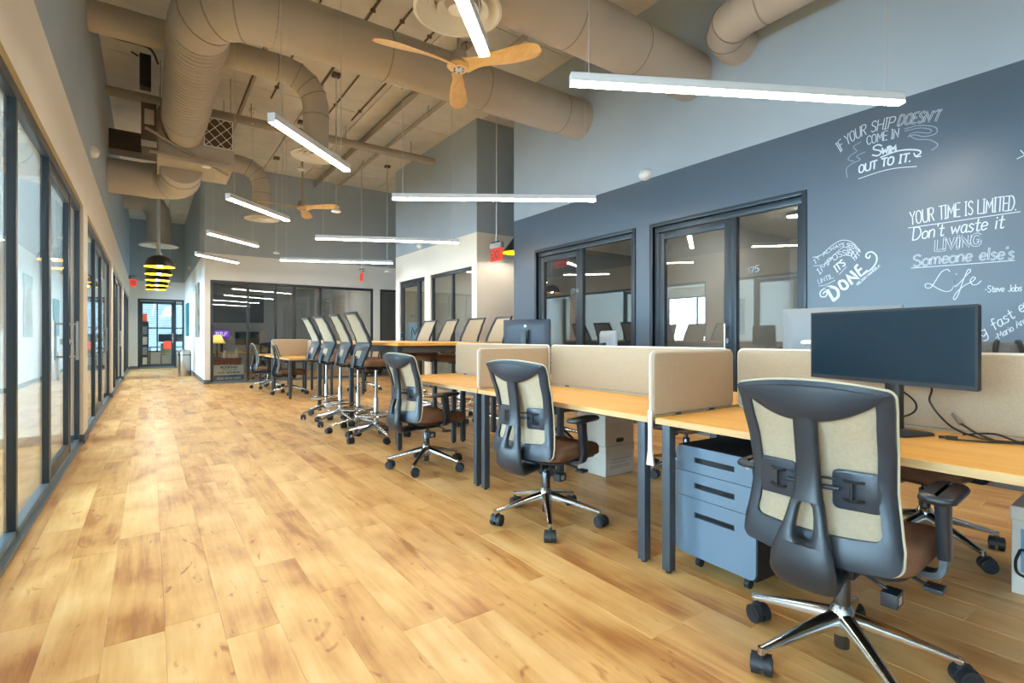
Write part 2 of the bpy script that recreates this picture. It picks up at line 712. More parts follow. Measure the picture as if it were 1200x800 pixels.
# second block beyond the passage
BX, BY0, BY1 = 5.14, 8.43, 12.4
V1, V2 = (8.62, 10.42), (10.72, 12.15)
wb = MB()
prev = BY0
for a, b_ in (V1, V2, (BY1, BY1)):
    wb.box(BX, BX + 0.14, prev, a, 0, OPEN)
    prev = b_
wb.box(BX, BX + 0.14, BY0, BY1, OPEN, BAND)
wb.box(BX + 0.14, 9.0, BY0, BY0 + 0.14, 0, BAND).box(BX + 0.14, 9.0, BY1 - 0.14, BY1, 0, BAND)
wall_block = struct(wb.build('wall_passage', 'cream'))
B(BX, BX + 0.14, BY0, BY1, BAND, CEIL).box(BX + 0.14, 9.0, BY0, BY0 + 0.14, BAND, CEIL).box(BX + 0.14, 9.0, BY1 - 0.14, BY1, BAND, CEIL).build('upper_wall', 'grey', wall_block)
struct(B(BX - 0.012, BX + 0.1, BY0 - 0.012, V1[0], 0, 0.1).box(BX - 0.012, BX + 0.1, V1[1], V2[0], 0, 0.1).box(BX - 0.012, BX + 0.1, V2[1], BY1, 0, 0.1).box(BX, 9, BY0 - 0.012, BY0, 0, 0.1).build('baseboard_passage', 'baseboard', bev=0.003))

# glazed meeting room wall and the corridor wall round its corner
G0, G1 = 1.20, 5.25
H0, H1 = 5.45, 6.05
wg = MB().box(1.08, G0, GY, GY + 0.14, 0, OPEN).box(G1, H0, GY, GY + 0.14, 0, OPEN).box(H1, 9.0, GY, GY + 0.14, 0, OPEN)
wg.box(1.08, 9.0, GY, GY + 0.14, OPEN, BAND).box(1.08, 1.22, GY + 0.14, EY, 0, BAND)
wall_meet = struct(wg.build('wall_far', 'white'))
B(1.08, 9.0, GY, GY + 0.14, BAND, CEIL).box(1.08, 1.22, GY + 0.14, EY, BAND, CEIL).build('upper_wall', 'grey', wall_meet)
struct(B(1.068, 1.2, GY - 0.012, GY + 0.1, 0, 0.1).box(1.068, 1.2, GY + 0.1, EY, 0, 0.1).box(G1, H0, GY - 0.012, GY + 0.1, 0, 0.1).box(H1, 9, GY - 0.012, GY + 0.1, 0, 0.1).build('baseboard_far', 'baseboard', bev=0.003))

# corridor end
E0, E1 = -0.34, 1.06
we = MB().box(LX, E0, EY, EY + 0.14, 0, OPEN).box(E1, 1.22, EY, EY + 0.14, 0, OPEN).box(LX, 1.22, EY, EY + 0.14, OPEN, BAND)
wall_end = struct(we.build('wall_end', 'white'))
B(LX - 0.14, 1.22, EY, EY + 0.14, BAND, CEIL).build('upper_wall', 'grey', wall_end)
struct(B(LX, E0, EY - 0.012, EY, 0, 0.1).build('baseboard_end', 'baseboard', bev=0.003))

# behind the photographer
struct(B(-4.6, 9.2, YB - 0.14, YB, 0, CEIL).build('wall_back', 'grey'))

# offices behind the storefronts (walls, lids, outside windows)
wo = MB()
for yy in (-7.1, -2.62, 2.32, 7.27, 12.22, 17.17, 22.4):
    wo.box(-4.3, LX - 0.14, yy - 0.06, yy + 0.06, 0, 2.8)
for a, b_ in units:
    m_ = (a + b_) / 2
    wo.box(-4.42, -4.3, a - 0.5, b_ + 0.5, 0, 0.7).box(-4.42, -4.3, a - 0.5, b_ + 0.5, 2.5, 2.8)
    wo.box(-4.42, -4.3, a - 0.5, m_ - 1.8, 0.7, 2.5).box(-4.42, -4.3, m_ + 1.8, b_ + 0.5, 0.7, 2.5)
struct(wo.build('wall_offices', 'white'))
struct(B(-4.42, LX - 0.14, YB, 22.5, 2.8, 2.9).build('ceiling_offices', 'white'))
wn = MB()
for yy in (-7.1, -2.62, 2.32, 7.27, 12.22, 17.17):
    wn.box(-4.3, LX - 0.15, yy - 0.072, yy - 0.06, 0, 0.1).box(-4.3, LX - 0.15, yy + 0.06, yy + 0.072, 0, 0.1)
struct(wn.build('baseboard_offices', 'baseboard'))
k = 20
for a, b_ in units:
    m_ = (a + b_) / 2
    f = MB()
    for q in (-1.8, -0.6, 0.6, 1.75):
        f.box(-4.4, -4.34, m_ + q, m_ + q + 0.05, 0.7, 2.5)
    f.box(-4.4, -4.34, m_ - 1.8, m_ + 1.8, 0.7, 0.75).box(-4.4, -4.34, m_ - 1.8, m_ + 1.8, 2.45, 2.5)
    wdw = struct(f.build('window_%d' % k, 'alu'))
    B(-4.375, -4.367, m_ - 1.78, m_ + 1.78, 0.72, 2.48).build('pane', 'glass', wdw)
    k += 1

# rooms on the desk side
ws = MB().box(8.9, 9.0, YB, EY, 0, CEIL)
ws.box(WX + 0.14, 8.9, 4.38, 4.48, 0, 2.8).box(WX + 0.14, 8.9, -1.6, -1.5, 0, 2.8)
ws.box(BX + 0.14, 8.9, 10.52, 10.62, 0, 2.8)
struct(ws.build('wall_rooms', 'white'))
struct(B(WX + 0.14, 8.9, YB, END - 0.14, 2.8, 2.9).box(BX + 0.14, 8.9, BY0 + 0.14, BY1 - 0.14, 2.8, 2.9).box(1.22, 8.9, GY + 0.14, 18.6, 2.8, 2.9).build('ceiling_rooms', 'white'))
struct(B(1.22, 8.9, 18.5, 18.6, 0, 2.8).build('wall_meeting_back', 'grey'))
struct(B(5.3, 5.36, GY + 0.14, 18.5, 0, 2.8).build('wall_meeting_side', 'white'))

# last office, behind the corridor end
struct(B(-0.9, -0.8, EY + 0.14, 26.8, 0, 2.8).box(2.4, 2.5, EY + 0.14, 26.8, 0, 2.8).box(-0.9, 2.5, 26.7, 26.8, 0, 0.5).box(-0.9, 2.5, 26.7, 26.8, 2.6, 2.8).build('wall_last_office', 'white'))
struct(B(-0.9, 2.5, EY + 0.14, 26.8, 2.8, 2.9).build('ceiling_last_office', 'white'))
lw = MB()
for q in (-0.8, 0.25, 1.3, 2.35):
    lw.box(q, q + 0.05, 26.7, 26.76, 0.5, 2.6)
lw.box(-0.8, 2.4, 26.7, 26.76, 0.5, 0.55).box(-0.8, 2.4, 26.7, 26.76, 2.55, 2.6).box(-0.8, 2.4, 26.7, 26.76, 1.5, 1.55)
lw = struct(lw.build('window_30', 'alu'))
B(-0.78, 2.38, 26.725, 26.733, 0.52, 2.58).build('pane', 'glass_solar', lw)
bl = thing('window_blind', 'pale horizontal blind over the daylight window of the last office', 'blind', (0, 26.6, 0))
for j in range(22):
    z = 1.3 + j * 0.058
    B(-0.75, 0.9, -0.02, 0.02, z, z + 0.004).build('slat', 'blinds', bl)


# ---------------------------------------------------------------- storefronts
def storefront(name, loc, rz, segs, h=OPEN, dep=0.05, fw=0.05, glass='glass', track=True, metal='alu', handle_side=None, base=0.0):
    """local x runs along the wall, local y goes into the room behind"""
    root = struct(thing(name, None, None, loc, rz))
    u0, u1 = segs[0][0], segs[-1][1]
    if track:
        B(u0, u1, -0.03, dep + 0.03, base, base + 0.025).box(u0, u1, 0.0, dep, base + 0.025, base + 0.06).build('track', 'alu_light', root, bev=0.003)
    B(u0, u1, -0.004, dep + 0.004, h - 0.07, h - 0.002).build('head_rail', metal, root, bev=0.003)
    edges = sorted({round(s[0], 4) for s in segs} | {round(s[1], 4) for s in segs})
    for e in edges:
        a = e - fw / 2
        if e == edges[0]:
            a = e + 0.001
        if e == edges[-1]:
            a = e - fw - 0.001
        B(a, a + fw, 0, dep, base + 0.02, h - 0.04).build('mullion', metal, root, bev=0.003)
    z0, z1 = base + 0.05, h - 0.065
    for s in segs:
        a, b_, kind = s
        a += fw / 2 - 0.004
        b_ -= fw / 2 - 0.004
        if s[0] == u0:
            a += fw / 2
        if s[1] == u1:
            b_ -= fw / 2
        if kind == 'pane':
            B(a, b_, dep * 0.4, dep * 0.4 + 0.008, z0, z1).build('pane', glass, root)
        elif kind == 'solid':
            B(a, b_, dep * 0.3, dep * 0.3 + 0.03, z0, z1).build('panel', metal, root)
        elif kind.startswith('door'):
            st = 0.085
            a += 0.004
            b_ -= 0.004
            dz0, dz1 = base + 0.03, h - 0.085
            d0, d1 = 0.004, dep - 0.004
            lf = MB().box(a, a + st, d0, d1, dz0, dz1).box(b_ - st, b_, d0, d1, dz0, dz1)
            lf.box(a + st, b_ - st, d0, d1, dz0, dz0 + 0.12).box(a + st, b_ - st, d0, d1, dz1 - 0.08, dz1)
            leaf = lf.build('door_leaf', metal, root, bev=0.002)
            B(a + st - 0.01, b_ - st + 0.01, dep * 0.45, dep * 0.45 + 0.008, dz0 + 0.1, dz1 - 0.06).build('pane', glass, leaf)
            hx = (b_ - st / 2) if kind == 'door_r' else (a + st / 2)
            hb = MB()
            for sy in (-1, 1):
                yb = -0.055 if sy < 0 else dep + 0.055
                yf = 0.0 if sy < 0 else dep
                hb.cyl((hx, yb, 0.92), (hx, yb, 1.28), 0.013, n=10)
                for zz in (0.95, 1.25):
                    hb.cyl((hx, yf, zz), (hx, yb, zz), 0.009, n=8)
            hb.cyl((hx, -0.02, 1.09), (hx, 0.0, 1.09), 0.028, n=14)
            hb.build('handle', 'steel', leaf)
    return root


def unit_segs(L, k):
    if k == 2:
        return [(0, 0.2, 'pane'), (0.2, 1.36, 'pane'), (1.36, 2.5, 'pane'), (2.5, 3.72, 'door_r'), (3.72, L, 'pane')]
    return [(0, 1.45, 'pane'), (1.45, 2.68, 'door_r'), (2.68, L, 'pane')]


R90 = PI / 2
n_ = 1
for kk, (a, b_) in enumerate(units):
    if kk == 5:
        storefront('window_%d' % n_, (LX - 0.03, a, 0), R90, [(0, 1.2, 'solid'), (1.2, 2.4, 'pane'), (2.4, 3.6, 'pane'), (3.6, b_ - a, 'pane')])  # glass panels added so daylight reaches the dark corridor end
    else:
        storefront('window_%d' % n_, (LX - 0.03, a, 0), R90, unit_segs(b_ - a, kk))
    n_ += 1
# slate wall: local x runs towards -Y
storefront('window_7', (WX + 0.03, W1[1], 0), -R90, [(0, 1.03, 'door_l'), (1.03, W1[1] - W1[0], 'pane')], dep=0.07, fw=0.06, glass='glass_dark')
w8 = storefront('window_8', (WX + 0.03, W2[1], 0), -R90, [(0, 1.08, 'door_r'), (1.08, W2[1] - W2[0], 'pane')], dep=0.07, fw=0.06, glass='glass_dark')
storefront('window_9', (BX + 0.03, V1[1], 0), -R90, [(0, 0.95, 'pane'), (0.95, V1[1] - V1[0], 'pane')], dep=0.06, fw=0.06, glass='glass_dark')
w10 = storefront('window_10', (BX + 0.03, V2[1], 0), -R90, [(0, 1.08, 'door_l'), (1.08, V2[1] - V2[0], 'pane')], dep=0.06, fw=0.06, glass='glass_dark')
gx = [1.20, 2.02, 2.66, 3.12, 3.79, 5.25]
storefront('window_11', (0, GY + 0.02, 0), 0, [(p, q, 'pane') for p, q in zip(gx, gx[1:])], dep=0.05, fw=0.06, glass='glass_meet')
storefront('window_12', (0, GY + 0.02, 0), 0, [(H0, H1, 'pane')], dep=0.05, glass='glass_dark')
storefront('window_13', (0, EY + 0.02, 0), 0, [(E0, 0.78, 'door_r'), (0.78, E1, 'pane')], dep=0.05, fw=0.06)

# dark painted casings proud of the slate wall openings
for nm, (a, b_), X in (('trim_1', W1, WX), ('trim_2', W2, WX)):
    t = MB()
    c = 0.045
    t.box(X - 0.018, X + 0.03, a - c, a, 0, OPEN + c).box(X - 0.018, X + 0.03, b_, b_ + c, 0, OPEN + c).box(X - 0.018, X + 0.03, a, b_, OPEN, OPEN + c)
    struct(t.build(nm, 'alu', bev=0.002))


# ================================================================ HAND LETTERING (stroke letters)
# each glyph: advance, strokes; '~' marks a smoothed stroke
def _g(adv, *st):
    out = []
    for s in st:
        sm = s.startswith('~')
        pts = [tuple(float(q) for q in p.split(',')) for p in s.lstrip('~').split()]
        out.append((sm, pts))
    return adv, out


G = {
    ' ': _g(.42),
    'A': _g(.72, '0,0 .32,1 .62,0', '.11,.36 .52,.36'),
    'B': _g(.66, '0,0 0,1', '~0,1 .38,.97 .46,.76 .34,.55 0,.53', '~0,.53 .42,.48 .54,.26 .4,.03 0,0'),
    'C': _g(.68, '~.56,.82 .4,.98 .14,.9 .02,.5 .14,.1 .4,.02 .57,.18'),
    'D': _g(.68, '0,0 0,1', '~0,1 .36,.94 .56,.5 .36,.06 0,0'),
    'E': _g(.58, '.48,0 0,0 0,1 .48,1', '0,.52 .4,.52'),
    'F': _g(.56, '0,0 0,1 .48,1', '0,.53 .38,.53'),
    'G': _g(.7, '~.56,.82 .4,.98 .14,.9 .02,.5 .14,.1 .4,.02 .56,.14 .58,.42', '.58,.42 .34,.42'),
    'H': _g(.68, '0,0 0,1', '.54,0 .54,1', '0,.52 .54,.52'),
    'I': _g(.34, '.1,0 .1,1', '0,0 .2,0', '0,1 .2,1'),
    'J': _g(.52, '~.38,1 .38,.2 .24,.02 .04,.12'),
    'L': _g(.54, '0,1 0,0 .46,0'),
    'M': _g(.84, '0,0 .06,1 .35,.3 .64,1 .7,0'),
    'N': _g(.72, '0,0 0,1 .56,0 .56,1'),
    'O': _g(.76, '~.3,1 .06,.8 .06,.2 .3,0 .56,.2 .56,.8 .3,1'),
    'P': _g(.6, '0,0 0,1', '~0,1 .38,.97 .48,.74 .36,.5 0,.48'),
    'R': _g(.66, '0,0 0,1', '~0,1 .38,.97 .48,.76 .36,.54 0,.52', '.22,.52 .52,0'),
    'S': _g(.62, '~.48,.84 .28,1 .06,.86 .1,.62 .38,.44 .48,.2 .28,0 .02,.14'),
    'T': _g(.62, '.27,0 .27,1', '0,1 .54,1'),
    'U': _g(.7, '~0,1 0,.3 .1,.04 .28,0 .46,.04 .56,.3 .56,1'),
    'V': _g(.66, '0,1 .28,0 .56,1'),
    'W': _g(.92, '0,1 .18,0 .4,.75 .62,0 .8,1'),
    'X': _g(.64, '0,0 .52,1', '0,1 .52,0'),
    'Y': _g(.64, '0,1 .27,.5 .54,1', '.27,.5 .27,0'),
    'a': _g(.52, '~.38,.54 .16,.6 .02,.3 .14,.02 .32,.12 .38,.5', '~.38,.58 .38,.12 .46,0'),
    'b': _g(.5, '0,1 0,0', '~0,.42 .2,.6 .38,.44 .36,.12 .16,0 0,.1'),
    'd': _g(.52, '~.38,.5 .18,.6 .02,.3 .16,0 .38,.12', '.38,1 .38,0'),
    'e': _g(.48, '~.02,.3 .38,.34 .3,.56 .12,.56 .01,.28 .14,.02 .38,.12'),
    'f': _g(.4, '~.36,.9 .24,1 .15,.84 .15,0', '0,.58 .32,.58'),
    'g': _g(.52, '~.38,.52 .16,.6 .02,.32 .16,.06 .38,.2', '~.4,.58 .4,-.2 .22,-.38 .02,-.28'),
    'h': _g(.5, '0,1 0,0', '~0,.4 .18,.6 .36,.5 .36,0'),
    'i': _g(.22, '.06,.56 .06,0', '.06,.74 .06,.8'),
    'l': _g(.22, '.06,1 .06,0'),
    'm': _g(.74, '0,.58 0,0', '~0,.4 .14,.6 .28,.5 .29,0', '~.29,.4 .44,.6 .58,.5 .59,0'),
    'n': _g(.5, '0,.58 0,0', '~0,.4 .16,.6 .34,.5 .36,0'),
    'o': _g(.5, '~.19,.58 .01,.42 .03,.1 .2,0 .38,.14 .37,.46 .19,.58'),
    'r': _g(.4, '0,.58 0,0', '~0,.34 .12,.56 .3,.55'),
    's': _g(.42, '~.31,.5 .16,.6 .03,.47 .16,.32 .31,.18 .17,0 .0,.08'),
    't': _g(.4, '~.15,.86 .15,.1 .24,0 .34,.06', '0,.58 .32,.58'),
    'u': _g(.5, '~0,.58 .01,.14 .16,0 .36,.16', '.36,.58 .37,0'),
    'v': _g(.46, '0,.58 .18,0 .36,.58'),
    'w': _g(.66, '0,.58 .14,0 .28,.5 .42,0 .56,.58'),
    "'": _g(.2, '.08,1 .04,.8'),
    '.': _g(.26, '.06,0 .06,.05'),
    '-': _g(.42, '.04,.42 .3,.42'),
    '0': _g(.64, '~.26,1 .04,.75 .04,.25 .26,0 .48,.25 .48,.75 .26,1'),
    '1': _g(.4, '.04,.8 .2,1 .2,0'),
    '3': _g(.6, '~.04,.88 .26,1 .44,.78 .2,.54', '~.2,.54 .5,.36 .3,0 .02,.12'),
    '4': _g(.62, '.36,0 .36,1 0,.32 .5,.32'),
    '5': _g(.6, '.44,1 .08,1 .05,.56', '~.05,.56 .3,.64 .48,.34 .3,.02 .02,.1'),
    '6': _g(.6, '~.42,.96 .14,.7 .04,.3 .24,0 .46,.24 .3,.54 .06,.36'),
    '7': _g(.56, '.02,1 .46,1 .16,0'),
    '8': _g(.6, '~.26,1 .08,.78 .26,.54 .46,.26 .26,0 .04,.26 .26,.54 .44,.78 .26,1'),
    '9': _g(.6, '~.44,.62 .22,.46 .06,.72 .26,1 .44,.8 .42,.3 .2,0'),
}


def text_strokes(s, slant=0.0):
    x = 0
    out = []
    for ch in s:
        adv, st = G[ch]
        for sm, pts in st:
            q = [(x + px_ + slant * py_, py_) for px_, py_ in pts]
            if sm:
                q = [(v.x, v.y) for v in catmull([(a, b_, 0) for a, b_ in q], 5)]
            else:
                # subdivide long straight strokes a little so they can follow an arc
                r = [q[0]]
                for (a, b_), (c, d) in zip(q, q[1:]):
                    for t in (0.5, 1.0):
                        r.append((a + (c - a) * t, b_ + (d - b_) * t))
                q = r
            out.append(q)
        x += adv
    return x - 0.12, out


def write(mb, s, path, cap, width, nrm, off=0.0, slant=0.0, up=Vector((0, 0, 1)), outline=0.0, jitter=0.0):
    """letter the string along a 3-D baseline (2 or 3 points); cap: letter height"""
    L, strokes = text_strokes(s, slant)
    P = [Vector(p) for p in path]
    if len(P) == 2:
        P = [P[0], (P[0] + P[1]) / 2, P[1]]
    # quadratic through the three points
    c1 = P[1] * 2 - (P[0] + P[2]) / 2

    def base(t):
        return P[0] * (1 - t) ** 2 + c1 * 2 * t * (1 - t) + P[2] * t * t

    def tang(t):
        return ((c1 - P[0]) * (1 - t) + (P[2] - c1) * t).normalized()
    nrm = Vector(nrm)
    for st in strokes:
        pts = []
        for x, y in st:
            t = x / L
            tt = min(max(t, -0.05), 1.05)
            T = tang(tt)
            U = nrm.cross(T).normalized()
            if U.dot(up) < 0:
                U = -U
            U = (U + up * 0.5).normalized()
            pts.append(base(tt) + U * (y * cap))
        if outline > 0:
            for sg in (-1, 1):
                q = []
                for i, p in enumerate(pts):
                    tn = (pts[min(i + 1, len(pts) - 1)] - pts[max(i - 1, 0)])
                    if tn.length < 1e-9:
                        tn = Vector((0, 0, 1))
                    q.append(p + nrm.cross(tn.normalized()) * outline * sg)
                mb.strip(q, width, nrm, off)
        else:
            mb.strip(pts, width, nrm, off)


NR = Vector((-1, 0, 0))     # the slate wall faces -X


def wp(*a):
    return [wall_pt(a[i], a[i + 1]) for i in range(0, len(a), 2)]


def wcurve(mb, width, *a, n=8):
    mb.strip(catmull(wp(*a), n), width, NR, 0.0015)


def quote(label):
    pass


OFF = 0.0015
# if your ship ...
q = MB()
write(q, "IF YOUR SHIP", wp(985, 178, 1009, 160, 1047, 149.5), 0.093, 0.007, NR, OFF, 0.12)
write(q, "DOESN'T", wp(1052, 147.5, 1075, 144, 1099, 142), 0.085, 0.0036, NR, OFF, 0.22, outline=0.0055)
write(q, "COME IN", wp(1016, 170, 1034, 165, 1053, 161), 0.078, 0.0065, NR, OFF)
write(q, "S", wp(1022, 183.5, 1033, 181.5), 0.095, 0.012, NR, OFF)
write(q, "WIM", wp(1034, 181, 1050, 177), 0.055, 0.014, NR, OFF)
q.build('chalk_quote', 'chalk', wall_right)
q = MB()
write(q, "OUT TO IT.", wp(1006.5, 203, 1035, 195, 1067, 189), 0.068, 0.0125, NR, OFF, 0.08)
wcurve(q, 0.006, 1006, 209.5, 1030, 201.5, 1050, 197, 1074, 195)
wcurve(q, 0.012, 1032, 184.5, 1048, 178, 1062, 175.5, 1076, 176, 1079, 179, 1074, 183)
wcurve(q, 0.009, 1071, 179.5, 1073.5, 183.5, 1079, 183)
q.build('chalk_quote', 'chalk', wall_right)
q = MB()
wcurve(q, 0.007, 1060, 151, 1078, 147, 1096, 149, 1097, 156, 1084, 160, 1072, 158, 1064, 160)
wcurve(q, 0.006, 1060, 153.5, 1078, 150, 1091, 152, 1088, 156, 1074, 155, 1066, 158, 1074, 163, 1090, 164, 1099, 170, 1092, 176)
wcurve(q, 0.006, 1009, 166, 1000, 172, 1004, 177, 997, 182, 994, 187, 1001, 189)
wcurve(q, 0.006, 1014, 178, 1004, 183, 1008, 187, 998, 192, 992, 198, 993, 208)
q.build('chalk_waves', 'chalk_faint', wall_right)
# your time is limited
q = MB()
write(q, "YOUR TIME IS LIMITED.", wp(1067, 263.5, 1128, 253, 1191, 246), 0.108, 0.0075, NR, OFF)
wcurve(q, 0.006, 1064.5, 267, 1110, 260.5, 1160, 253, 1195.5, 248)
write(q, "Don't waste it", wp(1069.5, 281.5, 1120, 274, 1175, 267), 0.105, 0.0085, NR, OFF, 0.14)
write(q, "LIVING", wp(1096.5, 294, 1148, 287), 0.088, 0.0035, NR, OFF, 0.08, outline=0.0085)
write(q, "Someone else's", wp(1070, 312.5, 1128, 306.5, 1187, 303.5), 0.094, 0.0036, NR, OFF, 0.05, outline=0.0042)
wcurve(q, 0.006, 1068, 314, 1130, 309.5, 1189, 305)
wcurve(q, 0.0062, 1113, 318, 1110, 315.5, 1103, 319, 1097, 328, 1091, 336.5, 1085.5, 337, 1084.5, 333, 1090, 332.5, 1099, 338, 1109, 341.5, 1116, 338.5, 1119, 327, 1118, 334, 1120, 335.5, 1125, 331, 1133, 322, 1137.5, 317.5, 1134.5, 316, 1129, 328, 1123, 345, 1119, 351, 1117.5, 348.5, 1122, 341.5, 1131, 334, 1139, 330, 1143, 326, 1140.5, 324.5, 1137, 329, 1140, 333.5, 1145, 333, 1150, 329)
wcurve(q, 0.007, 1120.5, 321.5, 1121, 320.5)
write(q, "-Steve Jobs", wp(1154, 342.5, 1197, 341), 0.05, 0.0052, NR, OFF)
q.build('chalk_quote', 'chalk', wall_right)
# moving fast enough (cut by the frame edge)
q = MB()
write(q, "not going fast enough", wp(1098, 424, 1169, 385, 1238, 336), 0.078, 0.0066, NR, OFF, 0.1)
write(q, "-Mario Andretti", wp(1168, 399, 1219, 368), 0.046, 0.0048, NR, OFF, 0.12)
wcurve(q, 0.006, 1192, 186, 1203, 181, 1212, 178)
wcurve(q, 0.006, 1196, 176, 1204, 184, 1214, 190)
q.build('chalk_quote', 'chalk', wall_right)
# it always seems ... done
q = MB()
write(q, "IT ALWAYS SEEMS", wp(955.5, 308.5, 984.5, 289.5, 1005, 297), 0.034, 0.0045, NR, OFF)
wcurve(q, 0.0055, 952.5, 301.5, 962, 299, 975, 287.5, 987, 281.5, 999, 284, 1008.5, 295.5)
wcurve(q, 0.0045, 953.5, 311.5, 966, 309.5, 978, 298, 988, 290, 998, 293, 1004, 303.5)
write(q, "IMPOSSIBLE", wp(960.5, 321.5, 986, 300.5, 1002, 305), 0.05, 0.0055, NR, OFF)
write(q, "IT'S", wp(981, 319, 991, 310), 0.062, 0.0055, NR, OFF, outline=0.003)
wcurve(q, 0.0045, 983.5, 321.5, 992, 312.5)
write(q, "UNTIL", wp(959.5, 332.5, 976.5, 325.5), 0.042, 0.004, NR, OFF)
wcurve(q, 0.004, 959.5, 335, 968, 333.5, 979, 328)
write(q, "NELSON MANDELA", wp(1005, 334.5, 1031.5, 312), 0.022, 0.004, NR, OFF)
q.build('chalk_quote', 'chalk', wall_right)
q = MB()
write(q, "D", wp(977, 352, 986.5, 345), 0.135, 0.026, NR, OFF, -0.2)
write(q, "O", wp(988, 340.5, 996, 335), 0.09, 0.022, NR, OFF, -0.2)
write(q, "N", wp(998.5, 332.5, 1007.5, 325.5), 0.098, 0.022, NR, OFF, -0.25)
write(q, "E", wp(1009, 323.5, 1016, 317.5), 0.1, 0.02, NR, OFF, -0.3)
wcurve(q, 0.011, 973, 336.5, 966, 338, 961.5, 342, 962, 347, 967, 347.5, 969.5, 343.5, 967, 341.5, 964.8, 344)
wcurve(q, 0.012, 1012, 320.5, 1020, 316, 1026.5, 308, 1027.2, 300, 1022, 295.2, 1016.5, 296.5, 1014.8, 300.5, 1018, 302.5, 1019.6, 299.6)
q.build('chalk_quote', 'chalk', wall_right)

# numbers on the glass
q = MB()
write(q, "175", [wall_pt(876, 320.5, 5.252), wall_pt(889.5, 318, 5.252)], 0.062, 0.009, NR, 0.0)
q.build('room_number', 'chalk_faint', wall_right)
q = MB()
write(q, "174", [wall_pt(668.5, 344, 5.249), wall_pt(678, 342.5, 5.249)], 0.062, 0.009, NR, 0.0)
q.build('room_number', 'chalk_faint', wall_right)


# ================================================================ TASK CHAIR
XT = [(0.43, -0.272), (0.50, -0.256), (0.58, -0.236), (0.67, -0.226), (0.78, -0.248), (0.90, -0.292), (1.01, -0.342)]
WT = [(0.44, 0.226), (0.50, 0.228), (0.58, 0.216), (0.67, 0.206), (0.80, 0.212), (0.92, 0.220), (1.01, 0.226)]


def bx(z, y=0.0):
    return interp(XT, z) + 0.036 * (y / 0.22) ** 2


def back_loops(n=12):
    """outer and inner outline of the back frame as matched (y, z) lists, corners rounded"""
    zt, zb = 0.978, 0.440
    it, ib = 0.952, 0.527

    def arc(cy_, cz_, r, a0, a1, k=5):
        return [(cy_ + r * math.cos(math.radians(a0 + (a1 - a0) * i / k)), cz_ + r * math.sin(math.radians(a0 + (a1 - a0) * i / k))) for i in range(k + 1)]

    def loop(top, bot, inset, r_t, r_b, crown, sag):
        def hw(z):
            return interp(WT, z) - inset
        P = []
        P += arc(-hw(bot + r_b) + r_b, bot + r_b, r_b, 270, 180)
        for i in range(1, n):
            z = bot + r_b + (top - r_t - bot - r_b) * i / n
            P.append((-hw(z), z))
        P += arc(-hw(top - r_t) + r_t, top - r_t, r_t, 180, 90)
        y0 = hw(top - r_t) - r_t
        for i in range(1, n):
            y = -y0 + 2 * y0 * i / n
            P.append((y, top + crown * (1 - (y / y0) ** 2)))
        P += arc(hw(top - r_t) - r_t, top - r_t, r_t, 90, 0)
        for i in range(1, n):
            z = top - r_t - (top - r_t - bot - r_b) * i / n
            P.append((hw(z), z))
        P += arc(hw(bot + r_b) - r_b, bot + r_b, r_b, 0, -90)
        y0 = hw(bot + r_b) - r_b
        for i in range(1, n):
            y = y0 - 2 * y0 * i / n
            P.append((y, bot - sag * (1 - (y / y0) ** 2)))
        return P
    return loop(zt, zb, 0.0, 0.022, 0.03, 0.02, 0.006), loop(it, ib, 0.040, 0.018, 0.022, 0.014, 0.006)


def sect(y0, y1, x, z, th, n=12, e=3.0, tilt=(1, 0, 0), flat=None):
    """rounded-rectangle cross-section spanning y0..y1, thickness th along tilt"""
    c = (y0 + y1) / 2
    h = (y1 - y0) / 2
    T = Vector(tilt).normalized()
    pts = []
    for j in range(n):
        a = 2 * PI * j / n
        ca, sa = math.cos(a), math.sin(a)
        yy = c + h * math.copysign(abs(ca) ** (2 / e), ca)
        tt = th / 2 * math.copysign(abs(sa) ** (2 / e), sa)
        pts.append(Vector((x, yy, z)) + T * tt)
    return pts


ARM_MESH = None
CASTER_MESH = None


def caster_mesh():
    global CASTER_MESH
    if CASTER_MESH:
        return CASTER_MESH
    mb = MB()
    R_ = 0.034
    for s in (-1, 1):
        yy = s * 0.019
        mb.cyl((-0.018, yy - 0.0125, R_), (-0.018, yy + 0.0125, R_), R_, n=20)
        mb.cyl((-0.018, yy + s * 0.0125, R_), (-0.018, yy + s * 0.0155, R_), 0.022, n=14)
    mb.box(-0.032, 0.006, -0.007, 0.007, 0.03, 0.074)
    mb.cyl((0, 0, 0.045), (0, 0, 0.084), 0.0095, n=10)
    hood = []
    for j in range(9):
        a = math.radians(5 + 160 * j / 8)
        hood.append((-0.018 + 0.038 * math.cos(a), R_ + 0.038 * math.sin(a)))
    mb.loft([[Vector((x, -0.0075, z)), Vector((x, 0.0075, z)), Vector((x * 0.9 - 0.002, 0.0075, z - 0.006)), Vector((x * 0.9 - 0.002, -0.0075, z - 0.006))] for x, z in hood])
    CASTER_MESH = mb.mesh('caster', 'rubber', bev=0.0)
    return CASTER_MESH


